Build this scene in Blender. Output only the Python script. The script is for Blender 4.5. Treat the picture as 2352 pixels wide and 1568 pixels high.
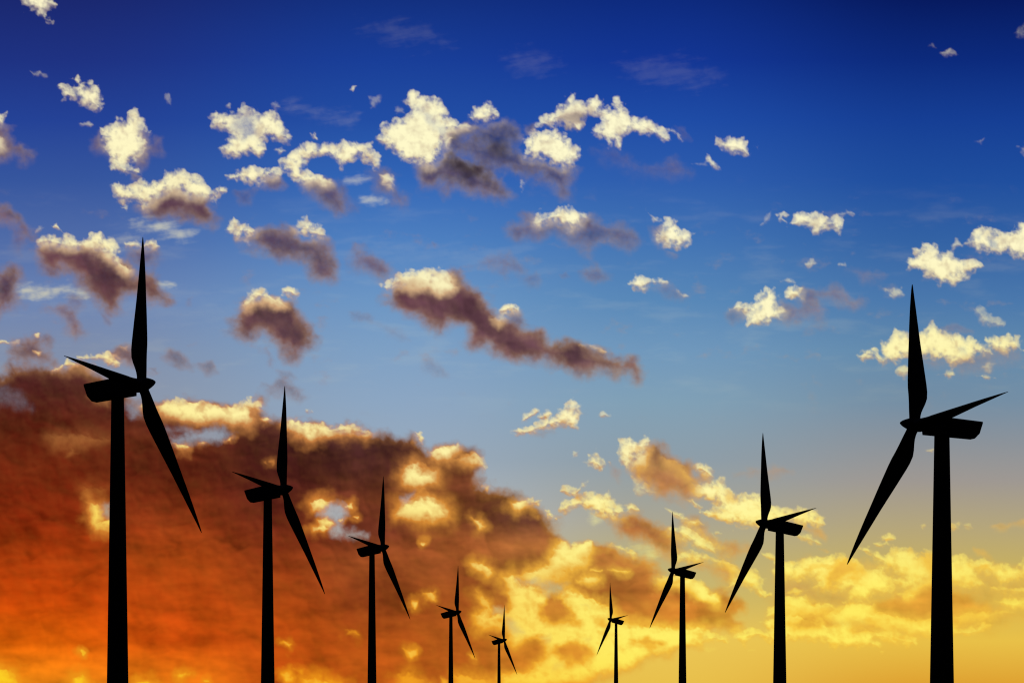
import bpy, bmesh, math
import numpy as np
from mathutils import Vector, Matrix

scene = bpy.context.scene
for o in list(bpy.data.objects): bpy.data.objects.remove(o)

# ---------------------------------------------------------------- camera, world, sun, exposure
LENS = 85.0
F = 1024 * LENS / 36.0                       # chart units per unit slope
HORIZON = 709.7                              # chart height of the horizon (the chart is 1024 x 682)
EYE = 2.0
cam_data = bpy.data.cameras.new('camera')
cam_data.lens = LENS; cam_data.sensor_width = 36; cam_data.sensor_fit = 'HORIZONTAL'
cam_data.shift_y = (HORIZON - 341) / 1024    # a level camera: the tower sides stay upright
cam_data.clip_start = 0.5; cam_data.clip_end = 90000
camera = bpy.data.objects.new('camera', cam_data)
camera.location = (0, 0, EYE); camera.rotation_euler = (math.radians(90), 0, 0)
scene.collection.objects.link(camera); scene.camera = camera

SUN_EL, SUN_AZ = math.radians(1.5), math.radians(7.0)    # behind the low golden cloud, a little right of the view axis
world = bpy.data.worlds.new('World'); scene.world = world; world.use_nodes = True
wn = world.node_tree.nodes; wl = world.node_tree.links
for n in list(wn): wn.remove(n)
wo = wn.new('ShaderNodeOutputWorld'); wb = wn.new('ShaderNodeBackground'); ws = wn.new('ShaderNodeTexSky')
ws.sky_type = 'NISHITA'; ws.sun_disc = False; ws.sun_elevation = SUN_EL; ws.sun_rotation = SUN_AZ
wb.inputs['Strength'].default_value = 0.05
wl.new(ws.outputs[0], wb.inputs[0]); wl.new(wb.outputs[0], wo.inputs[0])

sun_data = bpy.data.lights.new('sun', 'SUN'); sun_data.energy = 2.0; sun_data.angle = math.radians(.5); sun_data.color = (1, .62, .32)
sun = bpy.data.objects.new('sun', sun_data); scene.collection.objects.link(sun)
to_sun = Vector((math.sin(SUN_AZ) * math.cos(SUN_EL), math.cos(SUN_AZ) * math.cos(SUN_EL), math.sin(SUN_EL)))
sun.rotation_euler = to_sun.to_track_quat('Z', 'Y').to_euler()

scene.view_settings.view_transform = 'Standard'; scene.view_settings.look = 'None'
scene.view_settings.exposure = 0; scene.view_settings.gamma = 1; scene.view_settings.use_curve_mapping = False
scene.render.engine = 'CYCLES'
scene.cycles.max_bounces = 4; scene.cycles.transparent_max_bounces = 4; scene.cycles.use_denoising = False
scene.cycles.pixel_filter_type = 'BLACKMAN_HARRIS'; scene.cycles.filter_width = 1.15

# ---------------------------------------------------------------- helpers
def lin(c):
    return tuple((v / 255 / 12.92) if v / 255 <= .04045 else ((v / 255 + .055) / 1.055) ** 2.4 for v in c) + (1.,)

def link(o, parent=None):
    scene.collection.objects.link(o)
    if parent is not None: o.parent = parent
    return o

def mesh_object(name, verts, faces, material, parent=None, smooth=True):
    me = bpy.data.meshes.new(name); me.from_pydata([tuple(v) for v in verts], [], faces)
    me.materials.append(material)
    if smooth: me.polygons.foreach_set('use_smooth', [True] * len(me.polygons))
    me.update()
    return link(bpy.data.objects.new(name, me), parent)

def rings(secs, close=True):
    """faces of a loft through rings of equal length"""
    n = len(secs[0]); verts = [v for s in secs for v in s]; faces = []
    for i in range(len(secs) - 1):
        for j in range(n):
            k = (j + 1) % n
            faces.append((i * n + j, i * n + k, (i + 1) * n + k, (i + 1) * n + j))
    if close:
        faces.append(tuple(reversed(range(n)))); faces.append(tuple(range((len(secs) - 1) * n, len(secs) * n)))
    return verts, faces

# colours by height (chart down-axis) at a few bearings (chart east-axis)
SKY = ([60, 400, 660, 930], [
 ([0,60,120,180,240,300,350,400,460,540,620,682],[(26,40,112),(30,50,130),(36,66,150),(54,86,158),(80,108,168),(108,132,178),(128,142,170),(140,148,165),(155,150,150),(180,165,130),(215,150,70),(240,150,40)]),
 ([0,60,120,180,240,300,350,400,460,520,560,620,682],[(18,48,128),(24,62,152),(34,78,164),(50,102,182),(78,128,192),(108,150,196),(126,160,196),(140,166,194),(154,170,186),(180,186,190),(186,182,164),(205,180,120),(230,190,90)]),
 ([0,60,120,180,240,300,350,400,460,520,560,600,640,682],[(12,42,126),(18,54,148),(30,76,166),(46,94,174),(66,116,180),(88,136,184),(112,152,188),(128,160,182),(142,158,168),(170,165,145),(190,176,122),(206,184,104),(234,198,86),(232,192,76)]),
 ([0,60,120,180,240,300,350,400,440,480,520,560,600,640,682],[(5,26,96),(10,42,124),(20,62,148),(30,78,158),(50,98,164),(74,120,172),(98,138,172),(116,142,164),(138,146,154),(158,152,146),(178,164,126),(196,174,100),(214,182,82),(232,192,72),(222,162,50)]),
])
LIT = ([60, 400, 660, 930], [
 ([0,250,330,400,460,560,640,682],[(255,248,204),(255,246,190),(255,242,175),(255,240,155),(255,234,120),(253,208,70),(250,190,45),(253,212,35)]),
 ([0,250,400,450,520,600,682],[(255,250,208),(255,248,196),(255,245,180),(255,243,165),(255,238,140),(253,215,95),(250,190,50)]),
 ([0,250,400,480,540,600,682],[(255,250,208),(255,250,206),(255,249,200),(255,248,175),(255,246,145),(255,243,116),(255,238,88)]),
 ([0,250,350,450,540,600,682],[(255,248,204),(255,248,200),(255,246,176),(255,242,155),(255,240,125),(255,236,95),(255,234,92)]),
])
MID = ([300, 800], [
 ([0,180,300,380,440,500,560,620,682],[(196,182,166),(202,178,146),(206,165,122),(205,145,90),(198,128,66),(205,125,50),(212,128,40),(226,138,28),(238,150,24)]),
 ([0,180,300,380,440,500,560,620,682],[(190,178,166),(200,184,160),(204,182,145),(212,176,120),(222,170,92),(236,184,80),(246,200,74),(246,200,68),(244,192,62)]),
])
SHADE = ([40, 180, 280, 370, 450, 530, 620, 720, 930], [
 ([0, 150, 220, 290, 330, 380, 420, 460, 520, 560, 600, 640, 682],[(92, 68, 96), (95, 67, 84), (102, 63, 74), (93, 49, 52), (98, 54, 54), (74, 32, 30), (84, 28, 16), (104, 34, 14), (125, 36, 9), (165, 56, 10), (196, 68, 8), (216, 92, 8), (228, 126, 18)]),
 ([0, 150, 220, 290, 340, 390, 440, 470, 520, 560, 600, 640, 682],[(88, 68, 95), (95, 67, 82), (95, 60, 69), (98, 56, 57), (95, 56, 61), (86, 42, 37), (99, 40, 22), (97, 34, 19), (128, 48, 17), (166, 66, 16), (186, 70, 14), (206, 76, 12), (226, 115, 18)]),
 ([0, 150, 220, 300, 350, 420, 450, 480, 510, 540, 590, 620, 682],[(82, 67, 93), (90, 65, 80), (91, 61, 74), (91, 56, 61), (98, 63, 70), (76, 37, 34), (67, 28, 25), (78, 29, 24), (93, 33, 22), (121, 44, 20), (160, 65, 18), (176, 70, 15), (196, 80, 16)]),
 ([0, 150, 220, 300, 380, 440, 470, 500, 530, 560, 600, 640, 682],[(76, 65, 90), (74, 60, 82), (95, 63, 77), (98, 61, 72), (102, 67, 75), (67, 35, 37), (82, 40, 34), (110, 52, 31), (108, 47, 31), (148, 71, 32), (142, 62, 24), (170, 75, 20), (188, 86, 20)]),
 ([0, 150, 220, 300, 380, 440, 480, 520, 540, 570, 600, 640, 682],[(70, 63, 90), (68, 56, 77), (98, 63, 75), (98, 63, 74), (104, 70, 80), (78, 40, 41), (119, 62, 37), (118, 62, 35), (141, 73, 35), (153, 78, 35), (163, 80, 29), (171, 84, 25), (186, 92, 26)]),
 ([0, 150, 200, 300, 360, 440, 490, 520, 545, 580, 610, 640, 682],[(67, 60, 89), (56, 51, 75), (95, 67, 80), (102, 68, 80), (102, 67, 77), (100, 59, 58), (89, 47, 42), (105, 59, 45), (155, 92, 45), (163, 96, 45), (177, 100, 39), (198, 120, 37), (205, 120, 34)]),
 ([0, 180, 240, 300, 360, 420, 470, 520, 560, 590, 620, 682],[(72, 63, 93), (88, 68, 87), (90, 75, 101), (105, 77, 95), (105, 74, 85), (115, 74, 65), (165, 104, 60), (160, 90, 48), (192, 122, 56), (182, 106, 44), (205, 128, 44), (216, 140, 44)]),
 ([0, 180, 240, 300, 400, 480, 540, 590, 640, 682],[(82, 70, 96), (98, 79, 98), (102, 83, 108), (113, 85, 103), (130, 91, 82), (178, 120, 72), (200, 132, 62), (190, 112, 42), (216, 140, 44), (222, 155, 46)]),
 ([0, 240, 300, 400, 480, 540, 590, 640, 682],[(88, 75, 96), (107, 85, 108), (125, 99, 113), (150, 120, 110), (206, 150, 80), (236, 182, 72), (218, 152, 52), (226, 164, 56), (222, 160, 50)]),
])
# ---------------------------------------------------------------- the cloud chart
# Clouds are charted on the sky by bearing and height (chart units: 1 unit = 1/2417.9 of
# the distance, east to the right, down towards the horizon).  Each sheet is a patch of
# that chart: (east origin, down origin, scale).
SHEETS = {
    'A': (0, 0, .12755), 'B': (300, 50, .12755), 'C': (500, 50, .12755), 'D': (724, 175, .12755),
    'E': (0, 175, .12755), 'F': (300, 200, .1594), 'G': (0, 350, .1488), 'H': (275, 400, .1488),
    'I': (550, 400, .12755), 'J': (0, 507.75, .1488), 'K': (400, 532.75, .12755), 'M': (700, 482.75, .1378),
    'P': (0, 0, 1.0),
}
# kind: S shaded cloud, L sunlit cloud, W thin white veil, H clear gap, D shaded mass in front of lit cloud
# (kind, sheet, opacity, outline)
CLOUDS = [
 # ---- the big low bank, left and centre
 ('S','P',1,[(-90,392),(-60,388),(-20,384),(3,372),(10,362),(22,362),(45,365),(67,367),(83,364),(107,377),(124,391),(140,404),(160,400),(175,398),(200,402),(235,405),(262,400),(266,415),(272,418),(288,419),(315,424),(332,424),(342,425),(355,424),(373,431),(387,432),(403,436),(413,437),(422,443),(430,451),(440,446),(451,444),(461,444),(473,445),(482,454),(486,464),(483,471),(483,485),(495,483),(507,489),(519,495),(531,501),(540,504),(547,513),(555,522),(561,532),(567,538),(571,544),(582,541),(590,540),(602,543),(614,544),(626,550),(634,555),(646,556),(656,563),(661,572),(660,580),(675,576),(690,579),(700,585),(710,592),(718,588),(731,592),(751,608),(745,612),(728,618),(741,622),(738,628),(720,630),(700,632),(700,644),(655,655),(636,664),(600,676),(585,700),(560,760),(-90,760)]),
 ('H','G',.2,[(-60,215),(40,230),(140,260),(180,330),(220,400),(120,400),(60,380),(-60,365)]),
 ('H','G',.6,[(850,360),(940,340),(960,440),(880,470)]),
 ('L','G',1,[(940,370),(1040,370),(1100,350),(1180,320),(1260,345),(1350,350),(1450,360),(1550,380),(1590,345),(1660,335),(1740,335),(1775,375),(1700,430),(1660,470),(1560,480),(1480,450),(1350,475),(1260,460),(1150,430),(1060,400)]),
 ('D','G',.55,[(1640,370),(1720,360),(1750,430),(1680,440)]),
 ('L','G',.9,[(1750,460),(1800,440),(1825,465),(1780,480)]),
 ('H','G',.45,[(1060,520),(1300,500),(1300,560),(1120,560)]),
 ('H','G',.9,[(1150,580),(1300,530),(1460,500),(1560,550),(1520,600),(1450,630),(1340,620),(1230,640),(1150,625)]),
 ('L','G',1,[(1165,625),(1240,635),(1260,660),(1200,665)]), ('L','G',1,[(1510,605),(1555,585),(1550,610)]),
 ('L','G',.6,[(1330,625),(1360,612),(1400,630),(1370,638)]),
 ('L','G',1,[(1930,455),(1990,465),(2060,495),(2110,500),(2140,515),(2110,560),(2080,580),(2040,550),(1980,525),(1930,510)]),
 ('L','H',1,[(80,120),(150,140),(230,170),(270,160),(330,170),(400,180),(450,165),(530,165),(600,185),(660,210),(600,222),(520,210),(430,218),(350,235),(280,215),(230,240),(190,215),(130,180),(80,160)]),
 ('L','H',.9,[(940,220),(990,240),(992,290),(965,265)]),
 ('L','H',1,[(1050,350),(1110,310),(1180,293),(1250,300),(1230,330),(1150,370),(1060,380)]),
 ('L','H',.8,[(1340,350),(1400,380),(1430,460),(1410,480),(1370,430),(1330,400)]),
 ('L','H',.45,[(1200,390),(1300,360),(1380,420),(1320,450)]),
 ('L','H',.45,[(880,430),(960,410),(1090,480),(1100,560),(960,600),(860,560)]),
 ('L','H',1,[(900,450),(940,430),(980,490),(1060,490),(1070,540),(980,560),(890,540),(880,500)]),
 ('H','H',.6,[(840,640),(930,615),(920,680),(850,690)]),
 ('L','H',.4,[(830,650),(1000,610),(1150,680),(1180,790),(1000,830),(800,780)]),
 ('L','H',1,[(870,690),(950,670),(1050,660),(1100,700),(1130,770),(1060,795),(960,770),(880,765),(830,765)]),
 ('L','H',.95,[(240,690),(300,670),(380,670),(330,730),(260,745)]), ('L','H',.8,[(465,712),(520,690),(515,722)]),
 ('H','H',.8,[(300,775),(370,690),(440,690),(475,760),(430,820),(500,880),(610,900),(400,915),(370,870),(400,820),(340,780)]),
 ('L','H',1,[(295,810),(350,782),(395,820),(370,842),(310,830)]), ('L','H',1,[(262,858),(330,838),(368,860),(330,882),(265,880)]),
 ('L','H',.8,[(418,800),(448,793),(437,810)]), ('L','H',.6,[(535,785),(560,780),(555,800)]),
 ('L','H',1,[(1605,690),(1660,668),(1720,655),(1785,668),(1765,700),(1680,700),(1640,725)]),
 ('L','H',1,[(1812,728),(1840,738),(1885,795),(1845,795),(1820,765)]),
 ('L','H',.7,[(1310,795),(1370,808),(1405,850),(1370,865)]), ('L','H',.6,[(1390,570),(1450,572),(1430,602)]),
 ('L','H',.8,[(960,952),(1015,960),(985,970)]), ('L','H',.95,[(1335,1105),(1400,1085),(1435,1135),(1360,1128)]),
 ('L','H',.5,[(1000,1300),(1070,1280),(1065,1335)]), ('L','H',.6,[(925,1350),(955,1350),(945,1385)]),
 ('L','H',.5,[(480,1540),(540,1540),(560,1568),(480,1568)]),
 ('L','H',.35,[(1340,1300),(1420,1330),(1440,1400),(1390,1380)]),
 ('L','G',1,[(615,1030),(670,1045),(675,1130),(655,1155),(745,1150),(745,1195),(650,1195),(622,1150)]),
 ('H','G',.85,[(685,1040),(750,1010),(750,1110),(685,1110)]),
 ('L','G',.13,[(330,570),(560,560),(720,600),(560,650),(360,640)]), ('L','G',.12,[(480,650),(530,690),(450,710)]),
 ('L','G',.2,[(600,310),(740,330),(730,370),(660,350)]), ('L','G',.12,[(570,920),(720,920),(680,1010),(600,1000)]),
 ('L','G',.25,[(1770,740),(1790,735),(1785,755)]), ('L','G',.3,[(1810,738),(1845,735),(1840,755)]),
 ('L','J',1,[(-60,1060),(30,1090),(70,1110),(130,1200),(-60,1200)]), ('L','J',.9,[(500,1140),(550,1125),(610,1200),(470,1200)]),
 ('L','J',.9,[(920,1170),(1000,1158),(1060,1200),(900,1200)]), ('L','J',.9,[(1185,1112),(1210,1098),(1280,1118),(1200,1135)]),
 ('L','J',.95,[(1895,1105),(1940,1098),(1955,1140),(1930,1152)]), ('L','J',.8,[(2050,1150),(2150,1145),(2310,1200),(2040,1200)]),
 ('L','J',.7,[(1880,900),(1955,910),(1940,940)]), ('L','J',.9,[(542,952),(572,962),(556,984)]), ('L','J',.6,[(1370,1155),(1400,1150),(1400,1170)]),
 ('L','J',.3,[(1990,1070),(2050,1080),(2040,1110)]),
 ('L','K',.85,[(575,240),(640,225),(692,250),(720,300),(690,318),(620,278)]), ('L','K',.55,[(100,525),(142,530),(130,575),(105,560)]),
 ('L','K',.55,[(190,470),(260,460),(275,530),(215,522)]), ('L','K',.75,[(70,930),(110,910),(122,942),(90,962)]), ('L','K',.6,[(148,68),(205,70),(170,92)]),
 ('L','K',.4,[(20,890),(80,920),(60,960)]), ('L','K',.4,[(0,1130),(80,1090),(160,1140),(240,1200),(0,1200)]), ('L','K',.5,[(320,1130),(380,1140),(360,1190)]),
 ('L','K',.55,[(430,1105),(560,1120),(660,1150),(740,1200),(440,1200)]), ('L','K',.45,[(600,980),(560,950),(520,940),(560,970)]),
 # ---- thicker and thinner parts of the bank
 ('T','G',-.22,[(-60,450),(300,440),(340,520),(200,560),(-60,560)]), ('T','G',.22,[(330,570),(560,550),(730,600),(600,650),(380,650)]),
 ('T','G',.16,[(500,900),(720,900),(720,1300),(560,1340),(480,1100)]), ('T','G',-.25,[(-60,1180),(200,1170),(280,1260),(200,1330),(-60,1330)]),
 ('T','G',-.22,[(860,600),(1100,620),(1300,800),(1250,1050),(1000,950),(850,800)]), ('T','G',.2,[(860,1100),(1200,1120),(1500,1220),(1300,1300),(900,1250)]),
 ('T','G',-.22,[(1150,1400),(1350,1390),(1520,1420),(1500,1480),(1200,1470)]), ('T','G',.18,[(250,1130),(400,1150),(420,1290),(300,1300)]),
 ('T','G',-.2,[(1300,680),(1700,640),(1900,800),(1600,900),(1350,850)]), ('T','G',.2,[(0,1010),(300,1060),(240,1120),(-60,1090)]),
 ('T','H',-.28,[(100,260),(300,260),(480,330),(500,520),(300,600),(120,520)]), ('T','H',-.25,[(560,240),(800,230),(1000,300),(1040,380),(900,430),(700,400)]),
 ('T','H',.4,[(180,570),(320,600),(520,560),(540,660),(380,660),(200,650)]), ('T','H',-.3,[(520,480),(700,470),(800,560),(720,720),(640,680),(560,600)]),
 ('T','H',-.3,[(1120,580),(1400,580),(1600,620),(1700,760),(1600,900),(1250,760)]), ('T','H',.3,[(1180,900),(1500,860),(1850,900),(1860,1000),(1500,1060),(1250,1000)]),
 ('T','H',-.2,[(1100,320),(1340,330),(1400,460),(1250,540),(1100,470)]), ('T','H',-.22,[(-60,660),(180,640),(240,800),(100,900),(-60,880)]),
 ('T','H',.18,[(800,900),(1100,900),(1150,1080),(900,1150),(760,1000)]), ('T','H',-.2,[(900,1090),(1250,1060),(1350,1150),(1100,1200),(900,1160)]),
 ('T','H',-.25,[(620,1160),(900,1180),(980,1300),(800,1400),(640,1300)]), ('T','H',-.2,[(1180,1130),(1460,1150),(1540,1250),(1400,1330),(1200,1230)]),
 ('T','J',-.18,[(1250,680),(1500,700),(1560,730),(1300,760)]), ('T','J',-.2,[(1900,640),(2150,660),(2300,700),(2000,720)]), ('T','J',.15,[(850,700),(1200,720),(1300,800),(900,800)]),
 ('T','J',-.18,[(860,800),(1100,820),(1400,860),(1380,920),(1000,900)]), ('T','J',-.15,[(0,780),(150,800),(140,880),(0,880)]), ('T','J',.2,[(100,950),(500,940),(700,1060),(300,1100)]),
 ('T','K',-.18,[(1300,280),(1800,280),(2000,400),(1900,560),(1500,520),(1350,400)]), ('T','K',.15,[(1100,560),(1280,540),(1300,640),(1160,660)]),
 ('T','K',-.15,[(1150,20),(1230,120),(1000,300),(800,280),(900,120)]), ('T','I',-.2,[(620,880),(820,950),(900,1050),(760,1040)]),
 # ---- glowing yellow field, bottom centre
 ('L','K',.95,[(1190,200),(1230,130),(1275,60),(1320,60),(1340,110),(1400,78),(1500,58),(1480,110),(1420,180),(1440,230),(1330,260),(1220,290),(1170,350),(1040,350),(1010,310),(1080,290),(1180,250)]),
 ('L','K',.45,[(900,330),(1100,290),(1300,290),(1330,370),(1180,400),(950,380)]),
 ('L','K',.5,[(1640,100),(1700,85),(1780,110),(1840,180),(1760,150),(1690,110)]),
 ('L','K',.5,[(610,460),(700,540),(720,620),(690,600),(640,540)]),
 ('L','K',.95,[(820,350),(880,335),(920,410),(1020,405),(1150,465),(1170,520),(1300,450),(1400,480),(1560,560),(1640,620),(1700,680),(1800,720),(1900,720),(2100,740),(2352,740),(2352,860),(2100,920),(1950,960),(1800,1040),(1650,1060),(1480,1130),(1200,1190),(780,1200),(800,1120),(1000,1080),(1100,1000),(1150,900),(1090,830),(960,850),(900,900),(850,830),(860,700),(840,640),(880,560),(850,470)]),
 ('L','K',.85,[(605,650),(680,600),(700,650),(790,640),(805,700),(800,740),(740,720),(660,740),(610,700)]),
 ('D','K',.95,[(1080,570),(1170,510),(1290,500),(1350,580),(1410,690),(1300,720),(1180,690),(1100,640)]),
 ('D','K',.95,[(1240,880),(1320,815),(1430,840),(1490,930),(1440,1030),(1350,1060),(1290,990),(1210,930)]),
 ('D','K',.9,[(780,870),(900,880),(960,850),(1040,820),(1150,830),(1100,960),(1000,1060),(860,1090),(780,1040)]),
 ('D','K',.7,[(1800,830),(1950,800),(2050,870),(1950,890),(1830,880)]),
 ('D','K',.9,[(760,470),(850,480),(870,540),(800,560)]),
 ('D','K',.5,[(1000,900),(1130,870),(1160,980),(1060,1020)]),
 ('D','K',.5,[(1500,640),(1560,640),(1640,720),(1540,720)]),
 ('H','K',.8,[(910,360),(1100,365),(1290,395),(1270,450),(1160,475),(1060,415),(940,395)]),
 ('H','K',.7,[(850,670),(920,720),(980,775),(880,800),(845,750)]),
 ('H','K',.6,[(735,560),(815,585),(800,625),(730,625)]), ('H','K',.5,[(1110,810),(1170,790),(1190,850),(1140,860)]),
 ('H','K',.4,[(1400,810),(1490,820),(1480,860)]), ('H','K',.35,[(1200,1010),(1290,990),(1290,1040),(1180,1080)]),
 ('H','K',.3,[(1420,560),(1480,560),(1500,600)]),
 ('L','K',.6,[(1500,288),(1585,290),(1560,300)]), ('L','K',.6,[(1630,290),(1800,283),(1720,300)]), ('L','K',.75,[(1405,375),(1450,325),(1565,350),(1480,395)]),
 ('L','K',.6,[(2040,350),(2100,335),(2352,370),(2352,440),(2200,400),(2050,400)]),
 # ---- mid right cumulus
 ('S','I',1,[(870,1410),(1000,1400),(1150,1450),(1230,1530),(1350,1550),(1500,1610),(1400,1700),(870,1700)]),
 ('L','I',1,[(865,1400),(940,1370),(1100,1395),(1180,1445),(1225,1520),(1300,1545),(1200,1530),(1100,1450),(960,1430)]),
 ('L','I',1,[(150,1130),(200,1110),(320,1095),(300,1130),(220,1160)]), ('L','I',.8,[(500,1125),(570,1130),(660,1190),(660,1215),(590,1180)]),
 ('W','I',.5,[(640,1130),(780,1130),(850,1180),(800,1260),(700,1190)]),
 ('S','I',.95,[(740,370),(800,315),(880,325),(910,380),(950,430),(1040,475),(1090,470),(1140,500),(1150,560),(1160,640),(1160,740),(1060,775),(950,745),(850,745),(760,650),(650,590),(610,480),(700,430)]),
 ('L','I',.45,[(600,470),(640,580),(780,650),(830,730),(760,755),(660,745),(630,610)]),
 ('L','I',1,[(522,390),(555,310),(620,283),(690,310),(770,283),(805,312),(750,370),(710,450),(640,470),(600,540),(540,440)]),
 ('L','I',.55,[(700,440),(760,420),(740,520),(640,560),(620,480)]),
 ('L','I',.35,[(880,440),(1000,480),(1110,600),(1140,650),(1040,600),(930,520)]),
 ('S','I',.7,[(1130,520),(1260,560),(1260,650),(1140,640)]),
 ('L','I',.95,[(1148,500),(1180,478),(1220,485),(1255,540),(1275,590),(1200,575),(1155,540)]),
 ('L','I',1,[(1150,660),(1280,620),(1340,590),(1375,590),(1390,680),(1430,700),(1500,740),(1580,722),(1650,740),(1740,810),(1830,828),(1900,850),(1930,840),(2000,840),(2080,860),(2130,920),(2155,970),(2110,1010),(2000,985),(1900,965),(1700,1000),(1600,1005),(1480,985),(1340,955),(1240,915),(1200,870),(1280,840),(1330,835),(1240,800),(1170,760)]),
 ('D','I',.35,[(1380,700),(1480,740),(1480,790),(1380,780)]), ('D','I',.3,[(1190,830),(1340,840),(1500,870),(1480,900),(1300,870)]),
 ('S','I',.55,[(2000,995),(2130,1005),(2160,1090),(2080,1060)]),
 ('L','I',.6,[(1075,780),(1130,785),(1190,835),(1140,825)]),
 ('L','I',.95,[(262,480),(300,420),(370,400),(400,440),(452,500),(410,548),(350,540),(290,515)]), ('L','I',.4,[(178,400),(216,393),(190,442)]), ('L','I',.5,[(455,480),(475,475),(470,505)]),
 ('S','I',.25,[(470,490),(560,540),(540,640),(500,600)]),
 ('S','I',.95,[(480,910),(560,880),(650,850),(700,870),(760,915),(820,930),(850,980),(930,1000),(1010,1080),(1030,1190),(980,1240),(900,1250),(820,1190),(700,1100),(560,1050),(520,970)]),
 ('L','I',1,[(52,845),(100,790),(180,770),(80,700),(105,662),(200,690),(230,690),(262,645),(294,645),(270,690),(220,730),(350,730),(440,715),(490,755),(510,810),(590,850),(595,820),(640,805),(692,850),(620,872),(560,895),(490,925),(430,930),(350,900),(310,860),(200,850),(100,885),(60,875)]),
 ('D','I',.4,[(170,730),(280,740),(260,780),(200,770)]), ('D','I',.4,[(100,850),(230,850),(200,890),(130,890)]),
 ('W','I',.5,[(310,860),(380,890),(380,970),(340,980)]),
 ('S','I',.7,[(1040,950),(1150,930),(1205,960),(1225,1040),(1300,1070),(1340,1150),(1410,1120),(1450,1115),(1560,1180),(1480,1205),(1350,1190),(1200,1080)]),
 ('L','I',.9,[(945,990),(1060,975),(1150,1030),(1220,1080),(1300,1150),(1280,1190),(1150,1170),(1040,1090),(955,1040)]),
 ('L','I',.75,[(1090,945),(1160,928),(1205,965),(1130,965)]), ('L','I',.75,[(900,840),(960,858),(1040,885),(1085,930),(1040,945),(980,905)]),
 ('W','I',.4,[(680,1120),(800,1130),(820,1200),(740,1180)]),
 ('S','I',.85,[(1110,1230),(1260,1245),(1400,1280),(1500,1320),(1450,1395),(1350,1385),(1200,1340),(1140,1290)]),
 ('L','I',.95,[(990,1200),(1050,1170),(1100,1180),(1200,1195),(1300,1235),(1400,1258),(1485,1300),(1400,1295),(1280,1262),(1180,1250),(1060,1265),(1000,1250)]),
 ('L','I',.9,[(1480,1330),(1560,1300),(1640,1320),(1690,1390),(1665,1450),(1682,1530),(1600,1500),(1500,1450),(1395,1452),(1440,1400)]),
 ('L','I',.7,[(1655,1200),(1720,1198),(1765,1240),(1690,1245)]), ('L','I',.7,[(1940,1050),(2030,1040),(2090,1080),(2135,1125),(2050,1112),(1980,1085)]),
 ('L','I',.6,[(1690,1495),(1745,1510),(1735,1535),(1700,1530)]), ('L','I',.4,[(1310,1032),(1350,1036),(1340,1045),(1310,1044)]), ('L','I',.4,[(1415,1015),(1440,1012),(1435,1024)]),
 ('S','I',.35,[(1480,570),(1560,535),(1700,530),(1800,525),(1880,560),(1740,590),(1580,600)]),
 ('L','I',.4,[(1840,1500),(1900,1465),(2000,1490),(1920,1520)]), ('S','I',.3,[(2100,1150),(2200,1180),(2180,1200)]),
 ('W','I',.35,[(1280,1050),(1320,1080),(1310,1110)]),
 # ---- golden band, lower right
 ('S','M',.38,[(560,610),(900,545),(1300,560),(1900,560),(2440,620),(2440,960),(2200,1040),(1500,1150),(700,1120),(480,1000)]),
 ('S','M',.95,[(600,1000),(620,940),(640,880),(760,860),(850,885),(990,915),(1010,950),(1100,900),(1290,860),(1400,830),(1480,790),(1540,760),(1620,720),(1700,700),(1850,760),(1960,805),(2010,860),(2100,890),(2210,930),(2100,970),(1980,1010),(1850,1060),(1700,1080),(1500,1060),(1300,1050),(1200,1090),(1000,1050),(850,1080),(700,1080),(560,1080),(520,1020)]),
 ('S','M',.6,[(60,1000),(200,980),(300,1010),(280,1045),(150,1060),(60,1060)]),
 ('L','M',1,[(610,570),(700,570),(760,540),(830,522),(900,530),(960,503),(1020,503),(1080,530),(1130,545),(1190,600),(1240,612),(1330,618),(1390,680),(1415,740),(1380,795),(1280,805),(1200,855),(1100,835),(1080,785),(1000,780),(900,785),(835,750),(860,710),(780,682),(700,695),(560,690),(530,640),(540,590)]),
 ('D','M',.75,[(970,550),(1080,550),(1195,610),(1200,655),(1080,690),(980,750),(890,775),(900,720)]),
 ('L','M',.9,[(1155,465),(1220,458),(1300,500),(1350,510),(1385,455),(1500,458),(1600,480),(1690,468),(1860,510),(1910,513),(1960,560),(2000,560),(2090,548),(2200,590),(2310,600),(2330,545),(2440,530),(2440,700),(2270,700),(2200,722),(2130,680),(2060,645),(2000,645),(2055,735),(2010,772),(1900,745),(1780,730),(1700,700),(1640,722),(1560,775),(1470,765),(1395,690),(1480,682),(1380,622),(1280,582),(1200,512)]),
 ('D','M',.55,[(1560,480),(1700,475),(1760,560),(1680,640),(1590,560)]), ('D','M',.35,[(1960,600),(2080,590),(2060,640)]),
 ('H','M',.35,[(1230,560),(1330,560),(1360,600),(1250,590)]), ('H','M',.4,[(1690,640),(1760,640),(1740,720),(1690,690)]),
 ('L','M',.6,[(2110,765),(2200,742),(2300,762),(2440,740),(2440,815),(2250,795),(2160,790)]), ('L','M',.9,[(2155,855),(2250,840),(2440,835),(2440,912),(2280,903)]),
 ('L','M',.95,[(940,960),(1040,900),(1090,885),(1160,868),(1250,878),(1240,930),(1350,950),(1480,970),(1600,1000),(1690,985),(1840,1060),(1690,1135),(1580,1095),(1480,1065),(1380,1052),(1260,985),(1120,993),(1000,1003)]),
 ('D','M',.8,[(1270,880),(1420,860),(1560,800),(1700,760),(1860,800),(1960,900),(1860,970),(1700,985),(1560,985),(1440,950),(1320,930)]),
 ('L','M',.6,[(1440,800),(1500,770),(1540,800),(1480,830)]), ('L','M',.5,[(1860,960),(1960,930),(2060,940),(2200,925),(2270,925),(2180,960),(2020,1000),(1880,1020)]),
 ('L','M',.95,[(490,945),(520,900),(600,880),(620,820),(700,812),(760,830),(820,880),(900,872),(960,885),(990,912),(900,903),(820,905),(740,905),(640,935),(560,965),(480,962)]),
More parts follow.
